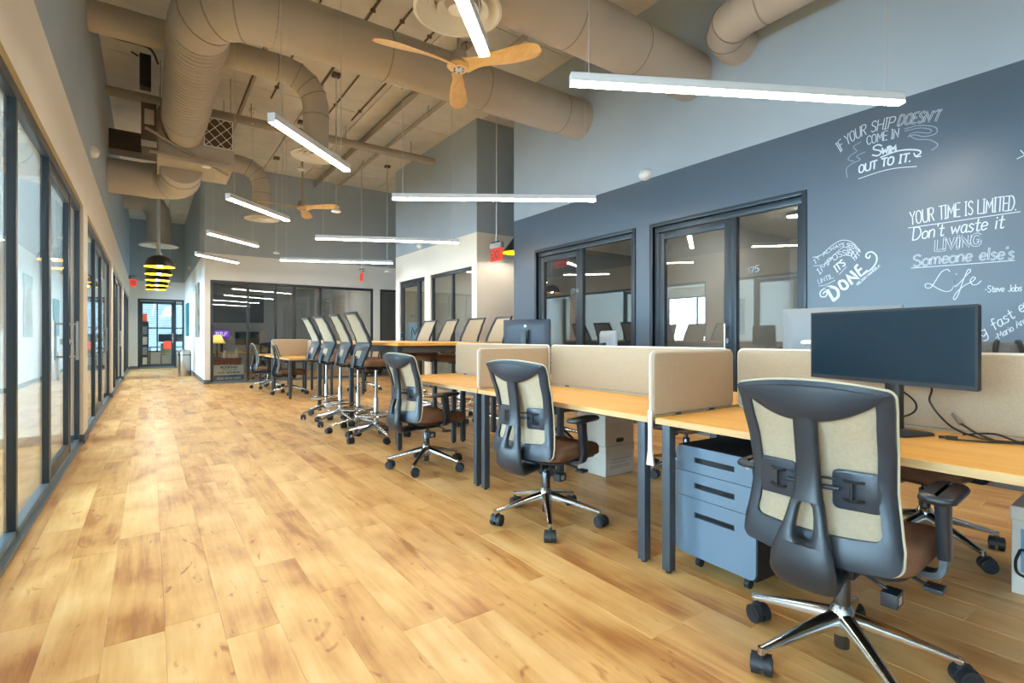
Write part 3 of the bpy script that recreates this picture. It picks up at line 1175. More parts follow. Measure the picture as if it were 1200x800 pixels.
def star_base(root, R=0.325, phase=0.0, z_hub=0.158):
    hub = MB().lathe([(0.02, 0.105), (0.036, 0.108), (0.042, 0.125), (0.042, 0.168), (0.036, 0.190), (0.027, 0.205)], n=20)
    hub.build('base_hub', 'chrome', root)
    rings = []
    for t in (0.0, 0.15, 0.45, 0.75, 0.93, 1.0):
        r = 0.026 + (R + 0.006 - 0.026) * t
        z = z_hub + 0.004 - 0.074 * t ** 1.12
        hw = 0.027 - 0.014 * t
        hh = 0.023 - 0.0135 * t
        rings.append([Vector((r, hw * q, z + hh * p)) for q, p in ((-1, -0.9), (-1.05, -0.1), (-0.72, 0.75), (-0.2, 1), (0.2, 1), (0.72, 0.75), (1.05, -0.1), (1, -0.9))])
    am = MB().loft(rings)
    am.cyl((R, 0, 0.099), (R, 0, 0.076), 0.0125, 0.0125, n=12)
    me = am.mesh('base_arm', 'chrome', ang=50)
    cm = caster_mesh()
    for i in range(5):
        a = link('base_arm', me, root, (0, 0, 0), (0, 0, phase + i * 2 * PI / 5))
        link('caster', cm, a, (R, 0, 0), (0, 0, random.uniform(-PI, PI)))


def set_phase(root, deg):
    i = 0
    for c in KIDS.get(root.name, []):
        pass
    arms = [c for c in COL.objects if c.parent == root and c.name.startswith('base_arm')]
    for i, a in enumerate(arms):
        a.rotation_euler.z = math.radians(deg) + i * 2 * PI / 5
        for c in COL.objects:
            if c.parent == a:
                c.rotation_euler.z = random.uniform(-PI, PI)


def seat_mesh(x0, x1, hw, zb, zt, name, material, drop=0.035):
    layers = [(0.045, zb), (0.012, zb + 0.006), (0.0, zb + 0.022), (0.0, zt - 0.026), (0.010, zt - 0.010), (0.032, zt - 0.002), (0.085, zt)]
    rings = []
    for ins, z in layers:
        pts = rrect(x0 + ins, x1 - ins, -hw + ins, hw - ins, 0.085 - ins * 0.4, 6)
        rings.append([Vector((x, y, z - drop * max(0, (x - (x1 - 0.17)) / 0.17) ** 2 + 0.012 * (abs(y) / hw) ** 2 * (1 if z > zb + 0.03 else 0))) for x, y in pts])
    return MB().loft(rings).mesh(name, material, ang=60)


def task_chair(label):
    t = thing('task_chair', label, 'chair')
    star_base(t)
    MB().lathe([(0.022, 0.055), (0.024, 0.06), (0.024, 0.2)], n=18).lathe([(0.0265, 0.2), (0.0265, 0.30), (0.024, 0.305)], n=18).lathe([(0.016, 0.30), (0.016, 0.37)], n=16).build('gas_column', 'chrome_dark', t)
    # seat
    link('seat', seat_mesh(-0.215, 0.275, 0.245, 0.415, 0.492, 'seat', 'brown_cloth'), t)
    pan = [[Vector((x, y, z - 0.03 * max(0, (x - 0.1) / 0.17) ** 2)) for x, y in rrect(-0.20 + i, 0.255 - i, -0.225 + i, 0.225 - i, 0.07, 5)] for i, z in ((0.06, 0.392), (0.012, 0.4), (0.0, 0.416))]
    MB().loft(pan).build('seat_pan', 'plastic', t, ang=50)
    mech = MB().box(-0.13, 0.1, -0.075, 0.075, 0.345, 0.395).box(-0.16, -0.08, -0.05, 0.05, 0.36, 0.40)
    mech.build('tilt_mechanism', 'black', t, bev=0.01)
    lv = MB().tube(catmull([(0.02, -0.06, 0.37), (0.03, -0.17, 0.362), (0.02, -0.235, 0.348)], 5), 0.006, 8)
    lv.box(-0.005, 0.055, -0.275, -0.225, 0.338, 0.352)
    lv.build('height_lever', 'plastic', t, bev=0.004)
    lv = MB().tube([(-0.05, -0.06, 0.362), (-0.07, -0.15, 0.332)], 0.006, 8).box(-0.105, -0.04, -0.185, -0.14, 0.29, 0.335)
    pd = lv.build('tilt_paddle', 'plastic', t, bev=0.004)
    st = MB()
    for j in range(4):
        st.box(-0.09, -0.06, -0.1858, -0.185, 0.302 + j * 0.006, 0.3045 + j * 0.006)
    st.build('paddle_mark', 'sign_white', pd)
    # back frame
    O, I = back_loops()
    rings = []
    for (yo, zo), (yi, zi) in zip(O, I):
        xo, xi = bx(zo, yo), bx(zi, yi)
        rings.append([Vector((xo + 0.011, yo, zo)), Vector((xo - 0.012, yo, zo)), Vector((xo * 0.6 + xi * 0.4 - 0.022, yo * 0.6 + yi * 0.4, zo * 0.6 + zi * 0.4)),
                      Vector((xi - 0.017, yi, zi)), Vector((xi + 0.008, yi, zi))])
    MB().loft(rings, closed=True).build('back_frame', 'frame_grey', t, ang=48)
    MB().tube([(bx(z, y) + 0.007, y * 1.004, z + (0.002 if z > 0.9 else 0)) for y, z in O], 0.0048, 6, closed=True).build('piping', 'piping', t)
    # mesh panel, a thin woven sheet
    nu, nv = 12, 14
    mb = MB()
    for side in (0.002, -0.003):
        vs_ = []
        for j in range(nv + 1):
            z = 0.512 + (0.962 - 0.512) * j / nv
            h = interp(WT, z) - 0.036
            for i in range(nu + 1):
                y = -h + 2 * h * i / nu
                vs_.append((bx(z, y) + side, y, z))
        fs = [(j * (nu + 1) + i, j * (nu + 1) + i + 1, (j + 1) * (nu + 1) + i + 1, (j + 1) * (nu + 1) + i) for j in range(nv) for i in range(nu)]
        mb.add(vs_, fs)
    mb.build('backrest_mesh', 'mesh_cloth', t)
    # crescent top rail
    rings = []
    for i in range(19):
        s = -1 + 2 * i / 18
        y = 0.217 * s
        zt = 0.972 + 0.022 * (1 - s * s)
        zl = 0.962 - 0.092 * (1 - abs(s) ** 2.1)
        zm = (zt + zl) / 2
        bulge = 0.030 * (1 - s * s) + 0.006
        rings.append([Vector((bx(zt, y) + 0.0, y, zt)), Vector((bx(zt, y) - 0.014, y, zt - 0.002)), Vector((bx(zm, y) - 0.012 - bulge, y, zm)),
                      Vector((bx(zl, y) - 0.014 - bulge * 0.85, y, zl + 0.006)), Vector((bx(zl, y) - 0.014 - bulge * 0.5, y, zl)), Vector((bx(zl, y) - 0.004, y, zl + 0.004))])
    MB().loft(rings).build('top_rail', 'frame_grey', t, ang=42)
    # spine with its hand hole
    sp = [(0.905, 0.034, 0.024, 0.034), (0.85, 0.034, 0.034, 0.036), (0.75, 0.034, 0.047, 0.036), (0.66, 0.038, 0.06, 0.038), (0.625, 0.046, 0.064, 0.038)]

    def ssec(z, hw, off, th, y0=None, y1=None):
        return sect(-hw if y0 is None else y0, hw if y1 is None else y1, interp(XT, z) - off, z, th, n=14, e=2.8, tilt=(1, 0, 0.2))
    mb = MB().loft([ssec(*q) for q in sp])
    hole = [(0.625, 0.046, 0.064, 0.005), (0.612, 0.049, 0.065, 0.018), (0.58, 0.056, 0.068, 0.024), (0.545, 0.064, 0.07, 0.027), (0.515, 0.074, 0.07, 0.024), (0.50, 0.079, 0.07, 0.006)]
    for s in (-1, 1):
        rr = []
        for z, hw, off, hh in hole:
            y0, y1 = (hh, hw) if s > 0 else (-hw, -hh)
            rr.append(ssec(z, hw, off, 0.038, y0, y1))
        mb.loft(rr)
    low = [(0.50, 0.079, -0.328, 0.042, (1, 0, 0.2)), (0.45, 0.092, -0.338, 0.046, (1, 0, 0.2)), (0.405, 0.097, -0.332, 0.048, (1, 0, 0.5)), (0.372, 0.092, -0.306, 0.048, (0.7, 0, 1)),
           (0.356, 0.080, -0.27, 0.046, (0.2, 0, 1)), (0.358, 0.068, -0.19, 0.042, (0, 0, 1)), (0.366, 0.06, -0.09, 0.036, (0, 0, 1))]
    mb.loft([sect(-hw, hw, x, z, th, n=14, e=2.8, tilt=tl) for z, hw, x, th, tl in low])
    mb.build('spine', 'plastic', t, ang=55)
    # lumbar pads on a cross bar
    lb = MB().tube([(bx(0.672, 0) - 0.03, -0.075, 0.668), (bx(0.672, 0) - 0.045, 0, 0.668), (bx(0.672, 0) - 0.03, 0.075, 0.668)], 0.008, 8)
    lb.tube([(bx(0.70, 0) - 0.028, -0.07, 0.697), (bx(0.70, 0) - 0.04, 0, 0.697), (bx(0.70, 0) - 0.028, 0.07, 0.697)], 0.004, 8)
    lbo = lb.build('lumbar_bar', 'plastic', t)
    for s in (-1, 1):
        pts = rrect(-0.064, 0.064, -0.06, 0.06, 0.018, 4)
        rings = []
        for dx_, sc in ((-0.004, 1.0), (-0.012, 1.0), (-0.015, 0.93)):
            rings.append([Vector((bx(0.665 + b_ * sc, s * 0.116 + a * sc) + dx_, s * 0.116 + a * sc, 0.665 + b_ * sc)) for a, b_ in pts])
        p = MB().loft(rings).build('lumbar_pad', 'frame_grey', t, ang=40)
        h = MB()
        xx = bx(0.665, s * 0.1) - 0.016
        for zz in (0.637, 0.693):
            h.tube(catmull([(xx + 0.002, s * 0.135, zz), (xx - 0.016, s * 0.118, zz), (xx - 0.018, s * 0.098, zz), (xx, s * 0.08, zz)], 4), 0.0048, 6)
        h.tube([(xx - 0.018, s * 0.108, 0.637), (xx - 0.018, s * 0.108, 0.693)], 0.0055, 6)
        h.build('pad_handle', 'black', p)
    # arms
    for s in (-1, 1):
        ar = MB()
        path = [(-0.01, s * 0.12, 0.398), (-0.005, s * 0.22, 0.398), (0.0, s * 0.262, 0.402), (0.005, s * 0.276, 0.425), (0.012, s * 0.277, 0.47)]
        rr = []
        pc = catmull(path, 4)
        for i, p in enumerate(pc):
            tn = (pc[min(i + 1, len(pc) - 1)] - pc[max(i - 1, 0)]).normalized()
            sd = Vector((1, 0, 0))
            nn = tn.cross(sd).normalized()
            rr.append([p + sd * (0.026 * a) + nn * (0.0095 * b_) for a, b_ in ((-1, -1), (1, -1), (1, 1), (-1, 1))])
        ar.loft(rr)
        rr = []
        for z, hx, hy in ((0.45, 0.029, 0.016), (0.455, 0.031, 0.018), (0.58, 0.031, 0.018), (0.632, 0.034, 0.02), (0.638, 0.045, 0.03)):
            xo = 0.012 - 0.03 * (z - 0.45) / 0.19
            rr.append([Vector((xo + hx * math.copysign(abs(math.cos(a)) ** 0.5, math.cos(a)), s * 0.277 + hy * math.copysign(abs(math.sin(a)) ** 0.5, math.sin(a)), z)) for a in [2 * PI * j / 14 for j in range(14)]])
        ar.loft(rr)
        arm = ar.build('armrest', 'plastic', t, ang=50)
        rings = []
        for ins, z in ((0.014, 0.636), (0.002, 0.642), (0.0, 0.652), (0.006, 0.662), (0.025, 0.666)):
            rings.append([Vector((x, y, z + 0.004 * (x / 0.12) ** 2)) for x, y in rrect(-0.125 + ins, 0.125 - ins, s * 0.277 - 0.047 + ins, s * 0.277 + 0.047 - ins, 0.035 - ins * 0.3, 5)])
        MB().loft(rings).build('arm_pad', 'plastic', arm, ang=60)
    return t


# ================================================================ DRAFTING STOOL
XS = [(0.80, -0.235), (0.86, -0.228), (0.96, -0.195), (1.05, -0.160), (1.12, -0.178), (1.25, -0.235), (1.40, -0.305)]


def sx_(z, y=0.0):
    return interp(XS, z) + 0.025 * (y / 0.22) ** 2


def plate(zs, hws, side_off, y_sign=None):
    """front/back grid of the stool back between heights zs with half widths hws"""
    rings = []
    n = 8
    for z, h in zip(zs, hws):
        fr = [Vector((sx_(z, -h + 2 * h * i / n) + side_off[0], -h + 2 * h * i / n, z)) for i in range(n + 1)]
        bk = [Vector((sx_(z, -h + 2 * h * i / n) + side_off[1], -h + 2 * h * i / n, z)) for i in range(n, -1, -1)]
        rings.append(fr + bk)
    return rings


def stool(label):
    t = thing('drafting_stool', label, 'stool')
    star_base(t, R=0.33)
    MB().lathe([(0.024, 0.10), (0.025, 0.11), (0.025, 0.46), (0.022, 0.465)], n=16).lathe([(0.0145, 0.46), (0.0145, 0.79)], n=14).build('gas_column', 'steel', t)
    fr = MB().ring((0.0, 0, 0.275), 0.205, 0.0115, 32, 8)
    fr.lathe([(0.026, 0.245), (0.036, 0.25), (0.036, 0.3), (0.026, 0.305)], n=16)
    for a in (40, 160, 280):
        fr.tube([(0.03 * math.cos(math.radians(a)), 0.03 * math.sin(math.radians(a)), 0.275), (0.203 * math.cos(math.radians(a)), 0.203 * math.sin(math.radians(a)), 0.275)], 0.008, 8)
    fr.build('foot_ring', 'chrome', t)
    link('seat', seat_mesh(-0.22, 0.25, 0.235, 0.815, 0.892, 'seat', 'brown_cloth', 0.03), t)
    MB().box(-0.15, 0.12, -0.11, 0.11, 0.772, 0.818).build('tilt_mechanism', 'black', t, bev=0.012)
    MB().tube([(0.03, -0.09, 0.79), (0.03, -0.2, 0.785), (0.02, -0.26, 0.77)], 0.006, 6).build('height_lever', 'plastic', t)
    br = MB()
    rr = [sect(-0.045, 0.045, x, z, 0.022, n=10, tilt=tl) for x, z, tl in ((-0.05, 0.79, (0, 0, 1)), (-0.2, 0.785, (0.2, 0, 1)), (-0.262, 0.81, (1, 0, 0.6)), (-0.255, 0.88, (1, 0, 0)), (-0.24, 0.93, (1, 0, 0)))]
    br.loft(rr)
    br.build('back_bracket', 'plastic', t, ang=50)
    # frame outline: side rails, top rail, solid lower panel with an opening
    fm = MB()
    zs = [0.835 + (1.385 - 0.835) * i / 16 for i in range(17)]

    def hw(z):
        return interp([(0.82, 0.195), (0.95, 0.215), (1.06, 0.226), (1.2, 0.218), (1.4, 0.198)], z)
    for s in (-1, 1):
        rr = []
        for z in zs:
            y = s * hw(z)
            x = sx_(z, y)
            yi = y - s * 0.034
            rr.append([Vector((x + 0.012, y, z)), Vector((x - 0.014, y, z)), Vector((sx_(z, yi) - 0.012, yi, z)), Vector((sx_(z, yi) + 0.008, yi, z))])
        fm.loft(rr)
    rr = []
    for i in range(9):
        y = -0.198 + 0.396 * i / 8
        rr.append([Vector((sx_(1.385, y) + a, y, 1.385 + b_)) for a, b_ in ((0.012, -0.012), (0.005, 0.014), (-0.018, 0.012), (-0.008, -0.016))])
    fm.loft(rr)
    for z0, z1 in ((0.825, 0.90), (0.985, 1.075)):
        q = [z0 + (z1 - z0) * i / 3 for i in range(4)]
        fm.loft(plate(q, [hw(z) - 0.01 for z in q], (0.008, -0.012)))
    q = [0.895, 0.94, 0.99]
    for s in (-1, 1):
        rr = []
        for z in q:
            y0, y1 = s * (hw(z) - 0.01), s * 0.095
            rr.append([Vector((sx_(z, y0) + 0.008, y0, z)), Vector((sx_(z, y0) - 0.012, y0, z)), Vector((sx_(z, y1) - 0.012, y1, z)), Vector((sx_(z, y1) + 0.008, y1, z))])
        fm.loft(rr)
    fm.build('back_frame', 'frame_grey', t, ang=45)
    q = [1.06 + (1.38 - 1.06) * i / 6 for i in range(7)]
    MB().loft(plate(q, [hw(z) - 0.03 for z in q], (0.003, -0.003))).build('backrest_mesh', 'mesh_cloth', t, ang=50)
    q = [0.895, 0.94, 0.99]
    MB().loft(plate(q, [0.097] * 3, (0.002, -0.004))).build('lumbar_mesh', 'mesh_cloth', t, ang=50)
    return t


tc = task_chair('black task chair with cream mesh back at the desk with the wide monitor and cables')
stl = stool('tall drafting stool with cream mesh back at the high table')
index_kids()


def place(proto, x, y, deg, phase, label, group, first=[set()], dz=0.0):
    if proto.name not in first[0]:
        first[0].add(proto.name)
        o = proto
    else:
        o = copy_tree(proto)
    o.location = (x, y, dz)
    o.rotation_euler = (0, 0, math.radians(deg))
    o['label'] = label
    o['group'] = group
    set_phase(o, phase - deg)
    return o


GC = 'task chairs at the low desks'
place(tc, 1.965, 0.79, 4, 14, 'large black task chair with cream mesh back, at the desk with the wide monitor', GC)
place(tc, 2.0, 2.46, 12, 235, 'black task chair with brown seat at the empty desk above the stacked cardboard boxes', GC)
place(tc, 1.97, 4.07, 10, 225, 'black task chair turned slightly at the end desk beside the tall stools', GC)
place(tc, 2.30, 10.85, -14, 250, 'small distant black task chair at the desk in front of the beige end screen', GC)
place(tc, 2.16, 12.45, -10, 230, 'small black task chair farthest down the row, close to the glazed meeting room', GC)
GO = 'task chairs on the other side of the desks'
place(tc, 3.46, 0.98, 172, 310, 'task chair across the desk, its chrome star base showing under the nearest desk', GO)
place(tc, 3.62, 2.62, 184, 20, 'task chair beyond the long screen, on the far side of the stacked boxes', GO)
place(tc, 3.55, 4.12, 176, 40, 'task chair across the end desk, brown seat showing between the desk legs', GO)
place(tc, 3.75, 10.7, 180, 33, 'task chair on the far side of the distant desk pair, mostly hidden by stools', GO)

GS = 'drafting stools along the near side of the high table'
names = ['first tall drafting stool of the near row, closest to the low desks',
         'second tall drafting stool of the near row counted from the low desks',
         'third tall drafting stool of the near row counted from the low desks',
         'fourth tall drafting stool of the near row, beside the distant desk']
for (x, y), lb, ph in zip(((2.05, 5.5), (2.05, 6.1), (2.05, 6.8), (2.05, 7.45)), names, (200, 176, 207, 190)):
    place(stl, x, y, random.uniform(-3, 3), ph, lb, GS)
GF = 'drafting stools along the far side of the high table'
names = ['far-side tall stool showing its cream back half hidden behind the small dark monitor',
         'far-side tall stool with cream back, second from the dark monitor',
         'far-side tall stool with cream back, third from the dark monitor',
         'far-side tall stool seen edge on, at the glass with the poster of a letter M']
for (x, y), lb, ph in zip(((3.47, 5.5), (3.45, 6.1), (3.43, 6.8), (3.40, 7.45)), names, (10, 36, 60, 20)):
    place(stl, x, y, 180 + random.uniform(-4, 4), ph, lb, GF, dz=0.0)


# ================================================================ DESKS
def desk(label, x0, x1, y0, y1, h=0.74, group='low desks', legs=True, top_t=0.03):
    cx_, cy_ = (x0 + x1) / 2, (y0 + y1) / 2
    t = thing('desk', label, 'desk', (cx_, cy_, 0), 0, group)
    a, b_ = (x1 - x0) / 2, (y1 - y0) / 2
    top = B(-a, a, -b_, b_, h - top_t, h).build('desktop', 'desk', t, bev=0.0015, seg=1)
    ed = MB()
    e = 0.0012
    ed.box(-a - e, -a, -b_ - e, b_ + e, h - top_t + 0.001, h - 0.0015).box(a, a + e, -b_ - e, b_ + e, h - top_t + 0.001, h - 0.0015)
    ed.box(-a, a, -b_ - e, -b_, h - top_t + 0.001, h - 0.0015).box(-a, a, b_, b_ + e, h - top_t + 0.001, h - 0.0015)
    ed.build('edge_band', 'desk_edge', top)
    w_ = 0.045
    for sx0 in (-1, 1):
        for sy0 in (-1, 1):
            lx, ly = sx0 * (a - 0.035), sy0 * (b_ - 0.05)
            lg = B(lx - w_ / 2, lx + w_ / 2, ly - w_ / 2, ly + w_ / 2, 0.012, h - top_t).build('leg', 'leg', t, bev=0.003)
            MB().cyl((lx, ly, 0), (lx, ly, 0.014), 0.014, n=10).build('glide', 'black', lg)
    fr = MB()
    z0, z1 = h - top_t - 0.035, h - top_t - 0.002
    fr.box(-a + 0.08, a - 0.08, -b_ + 0.035, -b_ + 0.065, z0, z1).box(-a + 0.08, a - 0.08, b_ - 0.065, b_ - 0.035, z0, z1)
    fr.box(-a + 0.2, -a + 0.225, -b_ + 0.065, b_ - 0.065, z0, z1).box(a - 0.225, a - 0.2, -b_ + 0.065, b_ - 0.065, z0, z1)
    fr.build('under_frame', 'leg', t, bev=0.002)
    return t


F0, F1 = 2.005, 2.69
desk('maple topped desk carrying the wide dark monitor and loose black cables', F0, F1, 0.02, 1.625)
desk('empty maple topped desk above the stacked cardboard boxes', F0, F1, 1.675, 3.27)
desk('empty maple topped end desk nearest the tall stools, with open end', F0, F1, 3.285, 4.88)
desk('maple desk across the screen, carrying the pale backed monitor', 2.735, 3.42, 0.02, 1.625, group='desks on the other side')
desk('maple desk across the screen, above the stacked cardboard boxes on its floor', 2.735, 3.42, 1.675, 3.27, group='desks on the other side')
desk('maple desk across the screen, carrying the small dark monitor', 2.735, 3.42, 3.285, 4.88, group='desks on the other side')
desk('small distant maple desk in front of the beige end screen', 2.06, 2.74, 9.9, 11.46, group='distant desks')
desk('distant maple desk beyond the beige end screen near the glazed room', 2.06, 2.74, 11.52, 13.1, group='distant desks')
desk('distant maple desk on the far side of the small desk, behind the stools', 2.80, 3.48, 9.9, 11.46, group='distant desks')


def screen(label, cx_, cy_, rz, length, z0, z1, th=0.026, group='fabric screens on the desks', tail=False):
    t = thing('desk_screen', label, 'screen', (cx_, cy_, 0), rz, group)
    pts = rrect(-length / 2, length / 2, z0, z1, 0.03, 5)
    rings = []
    for y, s in ((-th / 2, 0.006), (-th / 2 - 0.004, 0.012)):
        pass
    body = []
    for y, ins in ((-th / 2 - 0.004, 0.010), (-th / 2, 0.002), (th / 2, 0.002), (th / 2 + 0.004, 0.010)):
        body.append([Vector((x, y, z)) for x, z in rrect(-length / 2 + ins, length / 2 - ins, z0 + ins, z1 - ins, 0.03 - ins * 0.5, 5)])
    MB().loft(body).build('fabric_panel', 'screen_cloth', t, ang=70)
    MB().tube([(x, 0, z) for x, z in pts], 0.0085, 6, closed=True).build('edge_trim', 'screen_edge', t)
    cl = MB()
    for x in (-length / 2 + 0.2, length / 2 - 0.2):
        cl.box(x - 0.02, x + 0.02, -0.014, 0.014, z0 - 0.03, z0 + 0.02)
    cl.build('clamp', 'leg', t)
    if tail:
        MB().loft([[Vector((-length / 2 - 0.004, a * wd, z)) + Vector((b_, 0, 0)) for a, b_ in ((-1, -0.004), (1, -0.004), (1, 0.006), (-1, 0.006))] for z, wd in ((z0 + 0.03, 0.012), (0.66, 0.011), (0.58, 0.012), (0.52, 0.02), (0.505, 0.022))]).build('loose_edge_cloth', 'screen_edge', t)
    return t


SZ0, SZ1 = 0.745, 1.062
screen('long beige fabric screen behind the wide dark monitor', 2.7125, 0.83, R90, 1.57, SZ0, SZ1)
screen('long beige fabric screen behind the empty desk above the boxes', 2.7125, 2.472, R90, 1.57, SZ0, SZ1)
screen('long beige fabric screen along the end desk by the tall stools', 2.7125, 4.08, R90, 1.57, SZ0, SZ1)
screen('brown beige side screen with a loose cloth edge beside the blue grey pedestal', 2.345, 1.65, 0, 0.69, SZ0, SZ1 - 0.006, tail=True)
screen('beige side screen between the empty desk and the end desk', 2.345, 3.278, 0, 0.67, SZ0, SZ1 - 0.02)
screen('distant beige end screen standing across the small desk', 2.42, 11.49, 0, 0.72, SZ0, SZ1 + 0.02)
screen('distant beige screen running behind the small desk', 2.77, 10.68, R90, 1.5, SZ0, SZ1, group='fabric screens on the desks')

# high table
t = thing('high_table', 'long standing-height table with maple top and dark frame between the tall stools', 'table', (0, 0, 0))
hx0, hx1 = 2.09, 3.40
for a, b_ in ((5.0, 6.63), (6.64, 8.28)):
    B(hx0, hx1, a, b_, 1.04, 1.072).build('tabletop', 'desk', t, bev=0.002, seg=1)
fr = MB().box(hx0 + 0.06, hx0 + 0.1, 5.08, 8.2, 0.965, 1.04).box(hx1 - 0.1, hx1 - 0.06, 5.08, 8.2, 0.965, 1.04)
for yy in (5.08, 6.62, 8.16):
    fr.box(hx0 + 0.1, hx1 - 0.1, yy, yy + 0.04, 0.965, 1.04)
fr.build('under_frame', 'leg', t, bev=0.002)
for lx in (hx0 + 0.03, hx1 - 0.08):
    for ly in (5.08, 6.615, 8.15):
        B(lx, lx + 0.05, ly, ly + 0.05, 0, 1.04).build('leg', 'leg', t, bev=0.003)

# ================================================================ UNDER THE DESKS
t = thing('drawer_pedestal', 'blue grey three-drawer mobile pedestal under the monitor desk', 'cabinet', (2.135, 1.40, 0), math.radians(-3))
B(0.012, 0.55, -0.21, 0.21, 0.07, 0.60).build('body', 'black', t, bev=0.006)
zs = [0.075, 0.355, 0.478, 0.602]
for i in range(3):
    z0, z1 = zs[i] + 0.0015, zs[i + 1] - 0.0015
    # front outline with rounded outer corners
    r = 0.025
    pts = rrect(-0.212, 0.212, z0, z1, 0.003, 3)
    if i == 0:
        pts = [(max(min(y, 0.212), -0.212), z) for y, z in pts]
    hz = (z0 + z1) / 2 + (0.062 if i == 0 else 0.0)
    fb = MB()
    y0, y1 = -0.11, 0.105
    h0, h1 = hz - 0.013, hz + 0.013
    rad = 0.03

    def col(ya, yb, a, b_):
        fb.box(0, 0.014, ya, yb, a, b_)
    col(-0.212 + (rad if i != 1 else 0), 0.212 - (rad if i != 1 else 0), z0 if i else z0, h0) if False else None
    # four slabs round the handle slot
    fb.box(0, 0.014, -0.212 if i == 1 else -0.212, y0, z0, z1) if i == 1 else None
    if i == 1:
        fb.box(0, 0.014, y1, 0.212, z0, z1)
    else:
        for sgn in (-1, 1):
            ys, ye = (y0, -0.212) if sgn < 0 else (y1, 0.212)
            prof = [(ys, z0), (ys, z1)]
            arc = []
            for q_ in range(6):
                a = math.radians(90 * q_ / 5)
                if i == 2:
                    arc.append((ye - sgn * rad + sgn * rad * math.sin(a), z1 - rad + rad * math.cos(a)))
                else:
                    arc.append((ye - sgn * rad + sgn * rad * math.cos(a), z0 + rad - rad * math.sin(a)))
            prof += arc + [(ye, z0)] if i == 2 else [(ye, z1)] + arc
            fb.loft([[Vector((xx, y, z)) for y, z in prof] for xx in (0.0, 0.014)])
    fb.box(0, 0.014, y0, y1, z0, h0)
    fb.box(0, 0.014, y0, y1, h1, z1)
    dr = fb.build('drawer_front', 'pedestal', t, ang=30)
    B(0.012, 0.02, y0, y1, h0, h1).box(0.003, 0.013, y0, y1, h1 - 0.003, h1).build('handle_slot', 'slot', dr)
for sx0 in (0.075, 0.5):
    for sy0 in (-0.13, 0.13):
        c_ = MB().cyl((sx0, sy0 - 0.011, 0.021), (sx0, sy0 + 0.011, 0.021), 0.021, n=14).box(sx0 - 0.012, sx0 + 0.012, sy0 - 0.015, sy0 + 0.015, 0.04, 0.072)
        c_.build('caster', 'rubber', t)
MB().cyl((-0.004, -0.175, 0.565), (0.002, -0.175, 0.565), 0.009, n=12).build('lock', 'steel', t)


def carton(label, x, y, z, rz, sx0, sy0, sz0, hole=True, group=None, ink=None):
    t = thing('cardboard_box', label, 'box', (x, y, z), rz, group)
    B(0, sx0, 0, sy0, 0, sz0 - 0.055).build('body', 'card', t, bev=0.003, seg=1)
    B(-0.005, sx0 + 0.005, -0.005, sy0 + 0.005, sz0 - 0.06, sz0).build('lid', 'card', t, bev=0.004, seg=1)
    if hole:
        MB().loft([[Vector((a, yy, b_)) for a, b_ in rrect(sx0 * 0.5 - 0.045, sx0 * 0.5 + 0.045, 0.02, 0.055, 0.016, 4)] for yy in (-0.0015, 0.001)]).build('hand_hole', 'black', t)
    return t


b1 = carton('lower cardboard storage box of the two stacked under the desks', 3.0, 2.93, 0, 0.02, 0.34, 0.32, 0.245, hole=False, group='cardboard boxes under the desks')
b2 = carton('upper cardboard storage box with a dark hand hole, stacked under the desks', 3.0, 2.935, 0.246, 0.0, 0.34, 0.32, 0.25, group='cardboard boxes under the desks')
ink = MB()
for j, z in enumerate((0.06, 0.075, 0.13)):
    ink.box(0.05, 0.29, -0.0012, -0.0002, z, z + 0.004)
for j in range(6):
    ink.tube(catmull([(0.07 + j * 0.03, -0.001, 0.095), (0.085 + j * 0.03, -0.001, 0.115), (0.095 + j * 0.03, -0.001, 0.095)], 4), 0.0015, 4)
ink.build('printed_mark', 'card_ink', b1)
b3 = carton('pale storage box with blue print and a looped black cable at the frame edge', 3.12, 0.573, 0, -1.54, 0.36, 0.34, 0.385, hole=False, group='cardboard boxes under the desks')
MB().box(0.03, 0.2, -0.0015, -0.0002, 0.10, 0.29).build('blue_print', 'card_blue', b3)
q = MB()
write(q, "WAREM", [(0.05, -0.002, 0.26), (0.05, -0.002, 0.13)], 0.07, 0.01, Vector((0, -1, 0)), 0.0, up=Vector((1, 0, 0)))
q.build('print_letters', 'card', b3)
MB().tube(catmull([(0.03, -0.008, 0.2), (0.015, -0.012, 0.14), (0.03, -0.01, 0.09), (0.12, -0.014, 0.095), (0.16, -0.012, 0.16), (0.11, -0.01, 0.2), (0.03, -0.008, 0.2)], 6), 0.006, 6).build('loop_cable', 'cable', b3)


